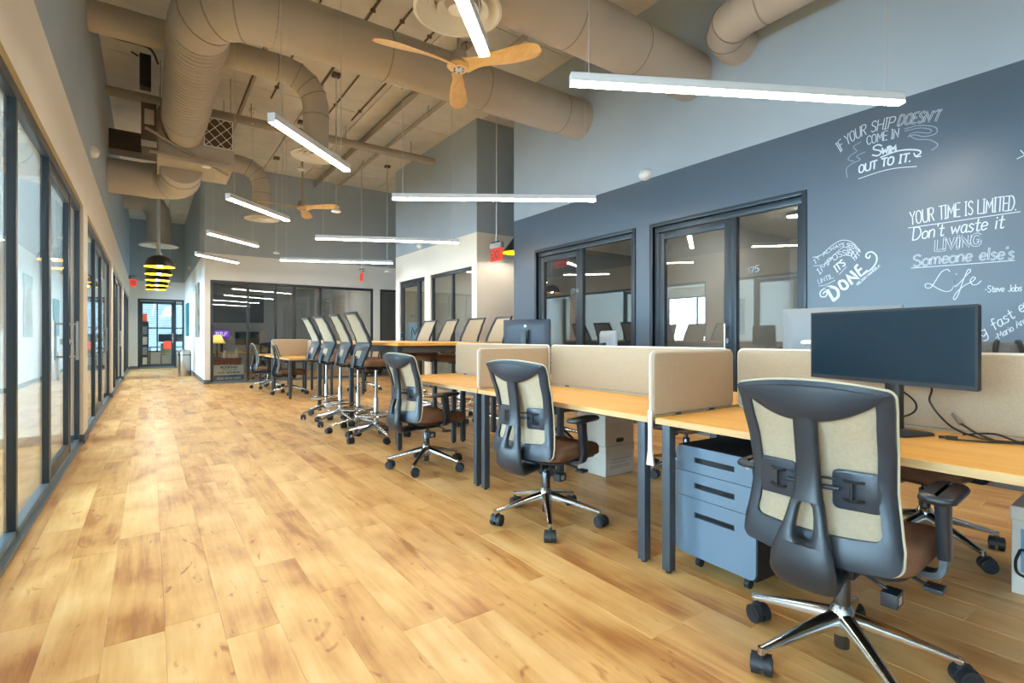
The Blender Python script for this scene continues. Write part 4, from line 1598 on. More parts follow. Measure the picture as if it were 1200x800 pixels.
# ================================================================ MONITORS
def monitor(label, x, y, z, deg, wd, hg, zc, back='bezel', screen_m='lcd', base=True, tilt=0.0, lean=0.0):
    """faces local -x"""
    t = thing('monitor', label, 'monitor', (x, y, z), math.radians(deg))
    y0, z0 = wd / 2, hg / 2
    sh = []
    for dx_, ins in ((-0.010, 0.0), (0.006, 0.0), (0.022, 0.02), (0.030, 0.06)):
        sh.append([Vector((dx_ - 0.0, a, zc + b_)) for a, b_ in rrect(-y0 + ins, y0 - ins, -z0 + ins, z0 - ins, 0.008, 3)])
    body = MB().loft(sh).build('housing', back, t, ang=35)
    B(-0.0108, -0.0095, -y0 + 0.009, y0 - 0.009, zc - z0 + 0.017, zc + z0 - 0.009).build('display', screen_m, body)
    MB().cyl((-0.0112, -y0 + 0.022, zc - z0 + 0.008), (-0.0098, -y0 + 0.022, zc - z0 + 0.008), 0.0028, n=8).build('power_button', 'steel', body)
    bz = MB()
    for s in (-1, 1):
        bz.box(-0.0115, -0.0098, s * y0 - (0.009 if s > 0 else 0), s * y0 + (0 if s > 0 else 0.009), zc - z0, zc + z0)
    bz.box(-0.0115, -0.0098, -y0, y0, zc + z0 - 0.009, zc + z0).box(-0.0115, -0.0098, -y0, y0, zc - z0, zc - z0 + 0.017)
    bz.build('bezel', 'bezel', body)
    st = MB().box(0.045, 0.075, -0.03, 0.03, 0.012, zc + 0.03).box(0.02, 0.06, -0.045, 0.045, zc - 0.045, zc + 0.045)
    st.build('stand', 'bezel', t, bev=0.004)
    MB().loft([[Vector((a, b_, zz)) for a, b_ in rrect(-0.06 + i, 0.11 - i, -0.13 + i, 0.13 - i, 0.015, 4)] for i, zz in ((0, 0), (0, 0.008), (0.006, 0.012))]).build('base', 'bezel', t)
    return t


DZ = 0.741
monitor('ultra wide dark monitor angled on the closest desk', 2.475, 0.84, DZ, -20, 0.70, 0.305, 0.352)
monitor('monitor showing its pale grey back over the screen behind the wide monitor', 3.02, 1.23, DZ, 186, 0.56, 0.34, 0.38, back='mon_back_pale')
m3 = monitor('small dark monitor showing its back with a pale emblem beside the cream stools', 3.06, 4.07, DZ, 206, 0.52, 0.30, 0.415, back='mon_back')
MB().cyl((0.0295, 0.0, 0.50), (0.0312, 0.0, 0.50), 0.014, n=16).build('emblem', 'white_plastic', m3)
m4 = monitor('small silver monitor seen edge on behind the long screen above the boxes', 3.0, 2.9, DZ, 150, 0.42, 0.28, 0.30, back='mon_back_pale')

t = thing('speaker', 'white capped canister speaker between the two nearest monitors', 'speaker', (2.86, 1.30, DZ))
MB().lathe([(0.03, 0), (0.034, 0.01), (0.030, 0.33), (0.028, 0.35)], n=18).build('body', 'mon_back_pale', t)
MB().lathe([(0.028, 0.35), (0.046, 0.353), (0.048, 0.362), (0.04, 0.372), (0.01, 0.375)], n=20).build('cap', 'white_plastic', t)

t = thing('backpack', 'dark grey backpack slumped on the desk behind the screen under the lettered wall', 'bag', (3.02, 0.60, DZ), 0.15)
rings = []
for zz, a, b_ in ((0.0, 0.13, 0.16), (0.06, 0.15, 0.19), (0.2, 0.15, 0.18), (0.3, 0.12, 0.15), (0.35, 0.08, 0.1), (0.365, 0.03, 0.05)):
    rings.append([Vector((a * math.copysign(abs(math.cos(q)) ** 0.75, math.cos(q)) * (1 + 0.04 * math.sin(5 * q)), b_ * math.copysign(abs(math.sin(q)) ** 0.75, math.sin(q)), zz)) for q in [2 * PI * j / 24 for j in range(24)]])
MB().loft(rings).build('body', 'backpack', t, ang=80)
for s in (-0.09, 0.0, 0.09):
    MB().tube(catmull([(-0.15, s, 0.1), (-0.155, s, 0.2), (-0.125, s * 0.95, 0.31), (-0.06, s * 0.8, 0.365), (0.02, s * 0.7, 0.37)], 5), 0.009, 6).build('strap', 'black', t)

# cables lying on the near desk
zc_ = 0.7465


def cable(name, label, pts, r=0.0038, plug=None):
    o = thing(name, label, 'cable', (0, 0, 0), 0, 'loose cables on the near desk')
    MB().tube(catmull(pts, 7), r, 7).build('cord', 'cable', o)
    if plug:
        p, d = Vector(plug[0]), Vector(plug[1]).normalized()
        MB().cyl(p, p + d * 0.035, 0.0085, 0.0075, n=8).cyl(p + d * 0.035, p + d * 0.055, 0.0055, n=8).build('plug', 'black' if plug[2] else 'steel', o)
    return o


cable('video_cable', 'black cable looping down from the wide monitor to the cable heap', [(2.58, 0.80, 0.99), (2.61, 0.72, 0.93), (2.64, 0.73, 0.86), (2.62, 0.66, 0.775), (2.60, 0.58, zc_), (2.56, 0.50, zc_), (2.58, 0.40, 0.752), (2.60, 0.30, zc_), (2.6, 0.2, zc_)])
cable('video_cable', 'black cable crossing the monitor stand towards the back of the desk', [(2.60, 0.88, 0.95), (2.63, 0.78, 0.86), (2.63, 0.80, 0.80), (2.59, 0.92, 0.77), (2.55, 0.98, zc_ + 0.012)])
cable('power_cable', 'black cable with a square plug lying toward the middle of the desk', [(2.47, 0.60, zc_), (2.50, 0.53, zc_), (2.56, 0.45, zc_), (2.52, 0.36, 0.752), (2.5, 0.27, zc_), (2.53, 0.2, zc_), (2.48, 0.14, zc_)], plug=((2.47, 0.60, zc_ + 0.005), (-0.35, 1, 0.0), True))
cable('power_cable', 'black cable rising in a loose arch over the heap near the frame edge', [(2.62, 0.62, zc_), (2.58, 0.52, 0.768), (2.54, 0.44, 0.755), (2.56, 0.40, 0.79), (2.58, 0.33, 0.792), (2.58, 0.24, 0.765), (2.56, 0.13, zc_)])
cable('adapter_cable', 'short cable with an upright silver plug tip beside the monitor base', [(2.52, 0.50, zc_ + 0.004), (2.56, 0.565, 0.765), (2.60, 0.62, 0.79)], plug=((2.60, 0.62, 0.79), (0.45, 0.6, 0.55), False))
cable('power_cable', 'small coil of black cable at the front of the heap', [(2.5, 0.34, zc_), (2.44, 0.30, zc_), (2.42, 0.24, zc_), (2.47, 0.2, zc_), (2.52, 0.24, zc_ + 0.006), (2.48, 0.3, zc_ + 0.006), (2.42, 0.2, zc_), (2.4, 0.1, zc_)])


# ================================================================ LIGHTS
# services a hanging wire would meet on its way up: round runs along X, and the air handler
ROUND_X = [(-0.57, 5.2, 5.62, 4.35, 0.281), (-0.57, 5.2, 3.71, 4.2, 0.279), (-0.57, 2.0, 7.54, 4.80, 0.178), (-0.57, 2.0, 11.8, 4.68, 0.18), (-0.57, 5.2, 10.27, 5.02, 0.077)]


def wire_top(x, y):
    z = CEIL
    for xa, xb, yc, zc, r in ROUND_X:
        if xa < x < xb and abs(y - yc) < r + 0.004:
            z = min(z, zc - math.sqrt(max(0.0, r * r - (y - yc) ** 2)) - 0.001)
    if 0.08 < x < 1.14 and 9.38 < y < 10.47:
        z = min(z, 3.858)
    return z


def pendant(x0, y0, x1, y1, label, group, zb=2.772):
    L = math.hypot(x1 - x0, y1 - y0)
    rz = math.atan2(y1 - y0, x1 - x0)
    t = thing('linear_pendant', label, 'light', ((x0 + x1) / 2, (y0 + y1) / 2, zb), rz, group)
    h = L / 2
    w_ = 0.032
    hs = MB().box(-h, h, -w_, -w_ + 0.004, 0.016, 0.072).box(-h, h, w_ - 0.004, w_, 0.016, 0.072).box(-h, h, -w_, w_, 0.068, 0.072)
    hs.box(-h - 0.003, -h + 0.001, -w_, w_, -0.002, 0.072).box(h - 0.001, h + 0.003, -w_, w_, -0.002, 0.072)
    hs.build('housing', 'lamp_body', t, smooth=False)
    B(-h + 0.001, h - 0.001, -w_ + 0.002, w_ - 0.002, 0.0, 0.018).build('diffuser', 'lamp_glow', t, bev=0.004)
    for s in (-1, 1):
        a = s * (h - 0.12)
        wx_, wy_ = (x0 + x1) / 2 + a * math.cos(rz), (y0 + y1) / 2 + a * math.sin(rz)
        top = wire_top(wx_, wy_)
        MB().cyl((a, 0, 0.068), (a, 0, top - zb), 0.0035, n=6).cyl((a, 0, 0.068), (a, 0, 0.088), 0.009, n=8).cyl((a, 0, top - zb - 0.02), (a, 0, top - zb), 0.02, n=10).build('suspension_wire', 'wire', t)
    return t


GR = 'linear pendants over the desks'
right = [((2.24, 2.50), (4.33, 1.36), 'white linear pendant closest to the lettered slate wall, its light line crossing the wall top'),
         ((2.37, 5.81), (4.40, 4.47), 'white linear pendant second from the lettered wall, before the tall grey column wall'),
         ((2.28, 8.91), (4.42, 7.86), 'white linear pendant third from the lettered wall, over the high table'),
         ((2.30, 11.85), (4.44, 10.90), 'white linear pendant of the desk row closest to the glazed meeting room'),
         ((2.26, -0.75), (4.38, -1.85), 'white linear pendant of the desk row behind the photographer')]
for (a, b_, lb) in right:
    pendant(a[0], a[1], b_[0], b_[1], lb, GR)
GL = 'short linear pendants along the walkway'
ords = ['short linear pendant in front of the round ceiling diffuser above the wooden fan', 'short linear pendant under the bent grey duct, second along the walkway',
        'short linear pendant third along the walkway', 'short linear pendant fourth along the walkway', 'short linear pendant last along the walkway, closest to the glazed meeting room']
for i, y0 in enumerate((1.70, 4.25, 6.92, 9.45, 12.0)):
    pendant(0.76, y0, 1.60, y0 + 0.84, ords[i], GL)
pendant(0.76, -0.9, 1.60, -0.06, 'short linear pendant of the walkway just behind the photographer', GL)

dome_o = [(0.02, 0.235), (0.06, 0.23), (0.14, 0.205), (0.205, 0.155), (0.24, 0.09), (0.262, 0.0)]
for i, (y0, lb) in enumerate(((12.5, 'first black dome pendant with yellow inside, hung largest and nearest in the corridor row'), (14.0, 'second black dome pendant with yellow inside in the corridor row'), (15.5, 'third, middle black dome pendant with yellow inside in the corridor row'),
                              (17.0, 'fourth black dome pendant with yellow inside in the corridor row'), (18.5, 'last black dome pendant with yellow inside, farthest down the corridor'))):
    t = thing('dome_pendant', lb, 'lamp', (0.17, y0, 2.545), 0, 'dome pendants in the corridor')
    MB().lathe(dome_o, n=28, cap=False).build('shade', 'shade_black', t, ang=50)
    MB().lathe([(r - 0.006 if r > 0.03 else r, z - 0.006 if r < 0.25 else z - 0.001) for r, z in dome_o], n=28, cap=False).ring((0, 0, 0.0), 0.259, 0.006, 28, 6).build('shade_lining', 'yellow', t)
    MB().lathe([(0.012, 0.10), (0.045, 0.08), (0.055, 0.04), (0.03, 0.0), (0.005, -0.01)], n=14).build('bulb', emit('dome_bulb', (1, 0.93, 0.82), 240.0) if i == 0 else bpy.data.materials['dome_bulb'], t)
    MB().cyl((0, 0, 0.23), (0, 0, 0.29), 0.05, 0.03, n=14).cyl((0, 0, 0.27), (0, 0, CEIL - 2.545), 0.012, n=8).build('rod', 'wire', t)
t = thing('dome_pendant', 'black cone pendant with yellow inside peeking from the passage past the slate wall', 'lamp', (5.66, 7.86, 2.73))
MB().lathe([(0.03, 0.30), (0.05, 0.28), (0.26, 0.0)], n=26, cap=False).build('shade', 'shade_black', t)
MB().lathe([(0.02, 0.28), (0.045, 0.265), (0.252, -0.001)], n=26, cap=False).ring((0, 0, 0), 0.255, 0.01, 26, 6).build('shade_lining', 'yellow', t)
MB().lathe([(0.012, 0.16), (0.045, 0.12), (0.05, 0.06), (0.005, 0.03)], n=12).build('bulb', 'dome_bulb' if False else bpy.data.materials['dome_bulb'], t)
MB().cyl((0, 0, 0.28), (0, 0, CEIL - 2.73), 0.008, n=8).build('rod', 'wire', t)


# ================================================================ DUCTS AND CEILING SERVICES
def bend(p, a, b_, R, n=8):
    """centre line of a 90 degree elbow at corner p from direction a to direction b"""
    p, a, b_ = Vector(p), Vector(a).normalized(), Vector(b_).normalized()
    c = p - a * R + b_ * R
    return [c - b_ * R * math.cos(q) + a * R * math.sin(q) for q in [PI / 2 * i / n for i in range(n + 1)]]


def seams(parent, pts, r, name='seam_band', w_=0.006, h=0.004, m='duct_dark'):
    for p, d in pts:
        p, d = Vector(p), Vector(d).normalized()
        mb = MB()
        mb.tube([p - d * w_, p + d * w_], r + h, 28)
        mb.build(name, m, parent)


DX, DY, DZc = (1, 0, 0), (0, 1, 0), (0, 0, 1)
# big transverse duct with the elbow into the ribbed run
t = thing('air_duct', 'large round grey duct crossing behind the wooden fan, with an elbow into a ribbed run', 'duct', (0, 0, 0), 0, 'round ceiling ducts')
y1, z1, r1 = 5.62, 4.35, 0.275
MB().tube([(WX, y1, z1), (1.0, y1, z1)], r1, 36, cap=False).build('straight_run', 'duct', t, ang=60)
el = bend((0.43, y1, z1), (-1, 0, 0), (0, 1, 0), 0.5, 4)
eo = MB().tube([(1.02, y1, z1)] + el + [(0.43, y1 + 0.62, z1)], r1 + 0.004, 36).build('elbow', 'duct', t, ang=14)
seams(t, [(el[i_], el[i_ + 1] - el[i_ - 1]) for i_ in (1, 2, 3)], r1 + 0.006)
seams(t, [((1.02, y1, z1), DX), ((2.2, y1, z1), DX), ((3.5, y1, z1), DX), ((4.8, y1, z1), DX)], r1)
rib = MB()
pts, rad = [], []
yy = y1 + 0.55
while yy < 8.95:
    for a, b_ in ((0, 0), (0.062, 0.0), (0.068, 0.02), (0.086, 0.02)):
        pts.append((0.43, yy + a, z1 - 0.0))
        rad.append(r1 - 0.004 + b_)
    yy += 0.093
rib.tube(pts, rad, 32)
rib.build('ribbed_run', 'duct', t, ang=20)
seams(t, [((0.43, 6.35, z1), DY), ((0.43, 8.9, z1), DY)], r1 + 0.004, 'clamp_band')
# crumpled flexible collar
pts, rad = [], []
for i in range(10):
    pts.append((0.43, 8.93 + 0.05 * i, z1 - 0.05 * (i / 9) ** 1.5))
    rad.append(r1 * (1.02 - 0.12 * (i / 9)) + 0.008 * (i % 2))
MB().tube(pts, rad, 26).build('flexible_collar', 'duct', t, ang=60)

# fan coil
t = thing('fan_coil_unit', 'suspended air handler box with a crossed filter grille between the ribbed duct and the wall', 'air handler', (0, 0, 0))
B(0.10, 1.12, 9.42, 10.45, 3.86, 4.62).build('casing', 'duct', t, bev=0.008)
g = B(0.70, 1.11, 9.40, 9.424, 4.15, 4.62).build('filter_frame', 'duct', t, bev=0.003)
B(0.715, 1.095, 9.392, 9.402, 4.165, 4.605).build('filter', 'filter', g)
lt = MB()
gx0, gx1, gz0, gz1 = 0.715, 1.095, 4.165, 4.605


def clipseg(p, d, lo, hi):
    t0, t1 = -9, 9
    for i in range(2):
        if abs(d[i]) > 1e-9:
            a, b_ = (lo[i] - p[i]) / d[i], (hi[i] - p[i]) / d[i]
            t0, t1 = max(t0, min(a, b_)), min(t1, max(a, b_))
    return t0, t1


for sg in (1, -1):
    for j in range(-6, 9):
        p = (gx0 + j * 0.165, gz0 if sg > 0 else gz1)
        t0, t1 = clipseg(p, (1, sg * 1.0), (gx0, gz0), (gx1, gz1))
        if t1 - t0 > 0.02:
            lt.tube([(p[0] + t0, 9.39, p[1] + sg * t0), (p[0] + t1, 9.39, p[1] + sg * t1)], 0.006, 5)
lt.box(gx0 - 0.012, gx0, 9.384, 9.396, gz0, gz1).box(gx1, gx1 + 0.012, 9.384, 9.396, gz0, gz1).box(gx0 - 0.012, gx1 + 0.012, 9.384, 9.396, gz1, gz1 + 0.012).box(gx0 - 0.012, gx1 + 0.012, 9.384, 9.396, gz0 - 0.012, gz0)
lt.build('filter_lattice', 'white_plastic', g)
MB().box(-0.10, 0.09, 9.3, 9.75, 3.95, 4.6).box(-0.07, 0.08, 9.28, 9.3, 4.05, 4.15).build('control_cabinet', 'brown_metal', t, bev=0.006)
B(-0.06, 0.06, 9.28, 9.30, 4.28, 4.50).build('cabinet_cover', 'duct', t, bev=0.004)
B(-0.1, 0.09, 9.285, 9.3, 3.95, 4.04).build('cabinet_cover', 'duct', t, bev=0.004)
MB().box(-0.11, 0.02, 8.6, 8.75, 4.55, 5.0).tube([(-0.12, 8.62, 4.95), (-0.2, 8.6, 4.98)], 0.012, 6).build('isolator_box', 'black', t, bev=0.004)
MB().box(0.0, 1.06, 9.36, 9.40, 3.90, 3.94).build('front_channel', 'steel_grey', t)
rail = MB().tube([(-0.05, 9.22, 4.2), (1.05, 9.55, 3.78)], 0.022, 6)
rail.build('cable_rail', 'steel_grey', t)
MB().lathe([(0.06, 0.0), (0.07, 0.012), (0.06, 0.03), (0.02, 0.035)], c=(0.74, 9.44, 3.825), n=16).build('sensor', 'white_plastic', t)
for xx in (0.14, 0.66, 1.08):
    for yy in (9.47, 10.4):
        MB().cyl((xx, yy, 4.6), (xx, yy, CEIL), 0.007, n=6).build('hanger_rod', 'steel_grey', t)
t = thing('air_duct', 'short fat round duct elbow hanging below the air handler box', 'duct', (0, 0, 0), 0, 'round ceiling ducts')
p0 = [Vector((0.43, 9.9, 3.92)), Vector((0.43, 10.2, 3.88))]
eb = bend((0.43, 10.95, 3.86), (0, 1, 0), (-1, 0, 0), 0.45, 4)
MB().tube(p0 + eb, 0.30, 30).build('elbow', 'duct', t, ang=14)
MB().tube([eb[-1], Vector((LX, eb[-1].y, 3.86))], 0.29, 30).build('branch_run', 'duct', t, ang=60)
seams(t, [((0.43, 10.1, 3.885), DY), (eb[2], eb[3] - eb[1])], 0.30)

def bent_duct(lb, xd, yv, zv, rv, zd):
    t = thing('air_duct', lb, 'duct', (0, 0, 0), 0, 'round ceiling ducts')
    MB().tube([(LX, yv, zv), (xd - 0.5, yv, zv)], rv, 28, cap=False).build('straight_run', 'duct', t, ang=60)
    el = bend((xd, yv, zv), (1, 0, 0), (0, 0, -1), 0.42, 4)
    MB().tube([(xd - 0.52, yv, zv)] + el + [(xd, yv, zv - 0.55)], rv + 0.003, 28).build('elbow', 'duct', t, ang=14)
    MB().tube([(xd, yv, zv - 0.53), (xd, yv, zd + 0.08)], rv, 28, cap=False).build('drop', 'duct', t, ang=60)
    seams(t, [(el[i_], el[i_ + 1] - el[i_ - 1]) for i_ in (1, 2, 3)], rv + 0.004)
    seams(t, [((xd, yv, zv - 0.55), DZc), ((xd - 0.52, yv, zv), DX), ((0.2, yv, zv), DX)], rv, h=0.004)


# transverse branch ducts with drops and round diffusers
for nm, yv, zv, rv, zd, lb in (('a', 7.54, 4.80, 0.172, 3.69, 'bent grey duct in the middle dropping to a round diffuser beside the second short pendant'),
                               ('b', 11.8, 4.68, 0.175, 3.60, 'bent grey duct farther back dropping to a diffuser before the grey far wall'),
                               ('c', 3.71, 0, 0, 3.815, '')):
    xd = 2.08 if nm == 'c' else 1.93
    if nm != 'c':
        bent_duct(lb, xd, yv, zv, rv, zd)
    d = thing('round_diffuser', {'a': 'round white ceiling diffuser at the end of the bent duct in the middle', 'b': 'round white ceiling diffuser in front of the grey far wall', 'c': 'large round white ringed diffuser at the top above the wooden fan'}[nm], 'vent', (xd, yv, zd), 0, 'round ceiling diffusers')
    R = 0.365 if nm == 'c' else 0.335
    MB().lathe([(R * 0.55, 0.1), (R * 0.8, 0.05), (R, 0.015), (R, 0.0), (R * 0.93, -0.004), (R * 0.86, 0.03), (R * 0.55, 0.085)], n=40, cap=False).build('outer_cone', 'white_plastic', d, ang=40)
    for rr_, z_ in ((0.70, 0.01), (0.47, 0.02)):
        MB().lathe([(R * rr_ - 0.05, 0.06), (R * rr_, z_), (R * rr_, z_ - 0.008), (R * rr_ - 0.06, z_ + 0.045)], n=36, cap=False).build('ring_cone', 'white_plastic', d, ang=40)
    MB().lathe([(0.02, 0.03), (R * 0.22, 0.02), (R * 0.22, 0.012), (0.01, 0.008)], n=28).build('centre_disc', 'white_plastic', d)
    MB().lathe([(R * 0.55, 0.1), (R * 0.5, 0.11), (0.02, 0.11)], n=28, cap=True).build('neck', 'duct', d)
# second large transverse duct
t = thing('air_duct', 'large round grey duct high up behind the round diffuser, ending in the blue grey wall', 'duct', (0, 0, 0), 0, 'round ceiling ducts')
MB().tube([(WX, 3.71, 4.2), (LX, 3.71, 4.2)], 0.275, 36, cap=False).build('straight_run', 'duct', t, ang=60)
seams(t, [((3.3, 3.71, 4.2), DX), ((4.2, 3.71, 4.2), DX), ((2.0, 3.71, 4.2), DX)], 0.275, h=0.003)
# elbow duct at the slate wall
t = thing('air_duct', 'pale segmented duct elbow turning into the wall at the top above the slate wall', 'duct', (0, 0, 0), 0, 'round ceiling ducts')
el = bend((4.72, 3.10, 4.28), (0, 1, 0), (1, 0, 0), 0.36, 3)
MB().tube([(4.72, 2.55, 4.28)] + el + [(WX, 3.10, 4.28)], 0.2, 28).build('elbow', 'duct', t, ang=14)
MB().tube([(4.72, -6.0, 4.28), (4.72, 2.57, 4.28)], 0.196, 28).build('straight_run', 'duct', t, ang=60)
seams(t, [(el[i_], el[i_ + 1] - el[i_ - 1]) for i_ in (1, 2)], 0.202)
seams(t, [((4.72, 2.56, 4.28), DY), ((4.72, 2.1, 4.28), DY), ((4.72, 1.0, 4.28), DY)], 0.198, h=0.004)
# corridor duct and diffuser
t = thing('air_duct', 'blue grey lit duct bending down at the far end of the corridor', 'duct', (0, 0, 0), 0, 'round ceiling ducts')
el = bend((0.22, 17.6, 4.95), (1, 0, 0), (0, 0, -1), 0.45, 4)
MB().tube([(LX, 17.6, 4.95)] + el + [(0.22, 17.6, 3.8)], 0.3, 26).build('elbow', 'duct', t, ang=14)
d = thing('round_diffuser', 'flat white disc diffuser above the black dome pendants in the corridor', 'vent', (0.22, 17.6, 3.7), 0, 'round ceiling diffusers')
MB().lathe([(0.3, 0.1), (0.47, 0.015), (0.47, 0.0), (0.4, 0.005), (0.1, 0.03)], n=36).build('outer_cone', 'white_plastic', d, ang=40)
MB().lathe([(0.16, 0.006), (0.16, -0.006), (0.01, -0.008)], n=24).build('centre_disc', 'white_plastic', d)

# pipes and beams
def pipe(name, label, cat, a, b_, r, m='steel_grey', clips=()):
    o = thing(name, label, cat, (0, 0, 0))
    MB().tube([a, b_], r, 16).build('pipe', m, o, ang=60)
    for c in clips:
        mb = MB().cyl((c[0], c[1], c[2]), (c[0], c[1], CEIL), 0.008, n=6)
        dvec = (Vector(b_) - Vector(a)).normalized()
        mb.tube([Vector(c) - dvec * 0.015, Vector(c) + dvec * 0.015], r + 0.005, 14)
        mb.build('hanger', m, o)
    return o


pipe('sprinkler_main', 'long grey pipe crossing the ceiling from the storefront wall to the blue grey wall', 'pipe', (LX, 10.27, 5.02), (BX, 10.27, 5.02), 0.075, clips=((1.5, 10.27, 5.02), (3.2, 10.27, 5.02), (4.6, 10.27, 5.02)))
pipe('sprinkler_branch', 'thin grey pipe running along the ceiling toward the far wall over the desks', 'pipe', (4.15, 2.0, 5.2), (4.15, 14.28, 5.2), 0.035, clips=((4.15, 5.0, 5.2), (4.15, 8.5, 5.2), (4.15, 12.0, 5.2)))
pipe('sprinkler_branch', 'thin grey pipe along the ceiling above the short walkway pendants', 'pipe', (1.35, 2.0, 5.22), (1.35, 14.28, 5.22), 0.026, clips=((1.35, 6.6, 5.22), (1.35, 12.5, 5.22)))
t = thing('steel_angle', 'slim dark steel channel along the ceiling beside the thin pipe', 'beam', (0, 0, 0))
MB().box(3.60, 3.72, 6.2, 14.28, 5.24, 5.26).box(3.60, 3.62, 6.2, 14.28, 5.14, 5.26).build('channel', 'steel_grey', t)
for nm, yv, z0, lb in (('ceiling_beam', 11.2, 4.40, 'dark painted beam beside the air handler above the fat branch duct'),):
    t = thing(nm, lb, 'beam', (0, 0, 0))
    MB().box(LX, 0.2, yv, yv + 0.3, z0, z0 + 0.3).build('web', 'brown_metal', t)
    B(LX, 0.2, yv - 0.05, yv + 0.35, z0 - 0.02, z0).build('lower_flange', 'brown_metal', t)
    B(LX, 0.2, yv - 0.05, yv + 0.35, z0 + 0.3, z0 + 0.32).build('upper_flange', 'brown_metal', t)
k = 0
for xv, y0, y1 in ((0.95, 5.9, 9.0), (1.75, 6.6, 9.8), (2.35, 5.9, 9.6), (2.75, 5.9, 9.9), (3.2, 6.0, 9.9), (1.2, 12.0, 14.2), (2.0, 3.0, 5.2), (2.6, 2.6, 5.2), (3.0, 2.6, 5.0)):
    o = thing('conduit', ['dark conduit strip on the ceiling deck over the walkway', 'dark conduit strip on the ceiling deck past the bent duct', 'dark conduit strip on the deck at the elbow of the bent duct', 'dark conduit strip on the deck beside the elbow of the bent duct',
                          'dark conduit strip on the deck toward the thin pipe', 'dark conduit strip on the deck at the far grey wall', 'dark conduit strip on the deck above the big crossing duct', 'dark conduit strip on the deck above the wooden fan', 'dark conduit strip on the deck past the wooden fan'][k], 'conduit', (0, 0, 0), 0, 'conduits on the ceiling deck')
    MB().tube([(xv, y0, CEIL - 0.016), (xv, y1, CEIL - 0.016)], 0.014, 8).build('tube', 'brown_metal', o)
    MB().box(xv - 0.03, xv + 0.03, y0 + 0.5, y0 + 0.53, CEIL - 0.034, CEIL + 0.003).box(xv - 0.03, xv + 0.03, y1 - 0.5, y1 - 0.47, CEIL - 0.034, CEIL + 0.003).build('strap', 'brown_metal', o)
    k += 1
t = thing('conduit', 'sagging dark cable from the storefront wall to the ribbed duct', 'conduit', (0, 0, 0), 0, 'conduits on the ceiling deck')
MB().tube(catmull([(LX, 8.9, 5.26), (-0.3, 8.9, 5.24), (0.0, 8.8, 5.18), (0.1, 8.7, 4.95)], 6), 0.016, 8).build('tube', 'brown_metal', t)


# ================================================================ FANS
def fan(label, x, y, z, ang):
    t = thing('ceiling_fan', label, 'fan', (x, y, z), math.radians(ang), 'wooden ceiling fans')
    MB().cyl((0, 0, 0.1), (0, 0, CEIL - z), 0.017, n=12).build('down_rod', 'steel_grey', t)
    MB().lathe([(0.08, CEIL - z - 0.09), (0.09, CEIL - z - 0.03), (0.09, CEIL - z)], n=20).build('canopy', 'steel_grey', t)
    MB().lathe([(0.05, 0.15), (0.075, 0.13), (0.08, 0.09), (0.1, 0.03), (0.1, -0.01)], n=24).build('motor', 'steel_grey', t)
    hub = MB().lathe([(0.02, 0.035), (0.10, 0.03), (0.115, 0.005), (0.09, -0.022), (0.02, -0.026)], n=27).build('hub', 'fan', t)
    cap = MB().lathe([(0.058, -0.022), (0.058, -0.029), (0.01, -0.031)], n=20)
    cap.build('hub_plate', 'steel', hub)
    sc = MB()
    for j in range(6):
        a = j * PI / 3
        sc.lathe([(0.008, -0.03), (0.008, -0.034), (0.001, -0.035)], c=(0.045 * math.cos(a), 0.045 * math.sin(a), 0), n=8)
    sc.build('hub_screws', 'black', hub)
    # blade: length along x
    tab_w = [(0.06, 0.085), (0.14, 0.065), (0.22, 0.056), (0.4, 0.078), (0.6, 0.098), (0.74, 0.098), (0.82, 0.076), (0.855, 0.035)]
    rings = []
    for i in range(22):
        r = 0.06 + 0.797 * (i / 21) ** 0.9
        hw_ = interp(tab_w, r)
        tw = -math.radians(30 - 16 * min(1, (r - 0.06) / 0.6))
        cz = 0.004 + 0.03 * math.sin(min(1, r / 0.5) * PI) * 0.3 - 0.02 * (r / 0.85) ** 2
        off = 0.02 * math.sin(r / 0.85 * PI)
        ring = []
        for a in [2 * PI * j / 12 for j in range(12)]:
            u, v = hw_ * math.cos(a), (0.012 - 0.006 * r) * math.sin(a)
            ring.append(Vector((r, off + u * math.cos(tw) - v * math.sin(tw), cz + u * math.sin(tw) + v * math.cos(tw))))
        rings.append(ring)
    bm_ = MB().loft(rings).mesh('blade', 'fan', ang=60)
    for j in range(3):
        link('blade', bm_, t, (0, 0, 0), (0, 0, j * 2 * PI / 3))
    return t


fan('large maple three-blade ceiling fan below the big round diffuser', 2.46, 4.37, 3.76, 60)
fan('small looking maple ceiling fan far off in front of the grey far wall', 2.55, 11.0, 3.76, -52)

# ================================================================ SENSORS, SIGNS, WALL DEVICES
def hang_sensor(p, label):
    p = Vector(p)
    t = thing('hanging_sensor', label, 'sensor', p, 0, 'sensors hanging on thin rods')
    MB().cyl((0, 0, 0.05), (0, 0, CEIL - p.z), 0.008, n=8).build('rod', 'wire', t)
    B(-0.06, 0.06, -0.06, 0.06, CEIL - p.z - 0.05, CEIL - p.z).build('ceiling_box', 'brown_metal', t, bev=0.004)
    MB().lathe([(0.02, 0.07), (0.03, 0.05), (0.07, 0.02), (0.075, 0.0), (0.05, -0.012), (0.01, -0.014)], n=18).build('head', 'white_plastic', t)


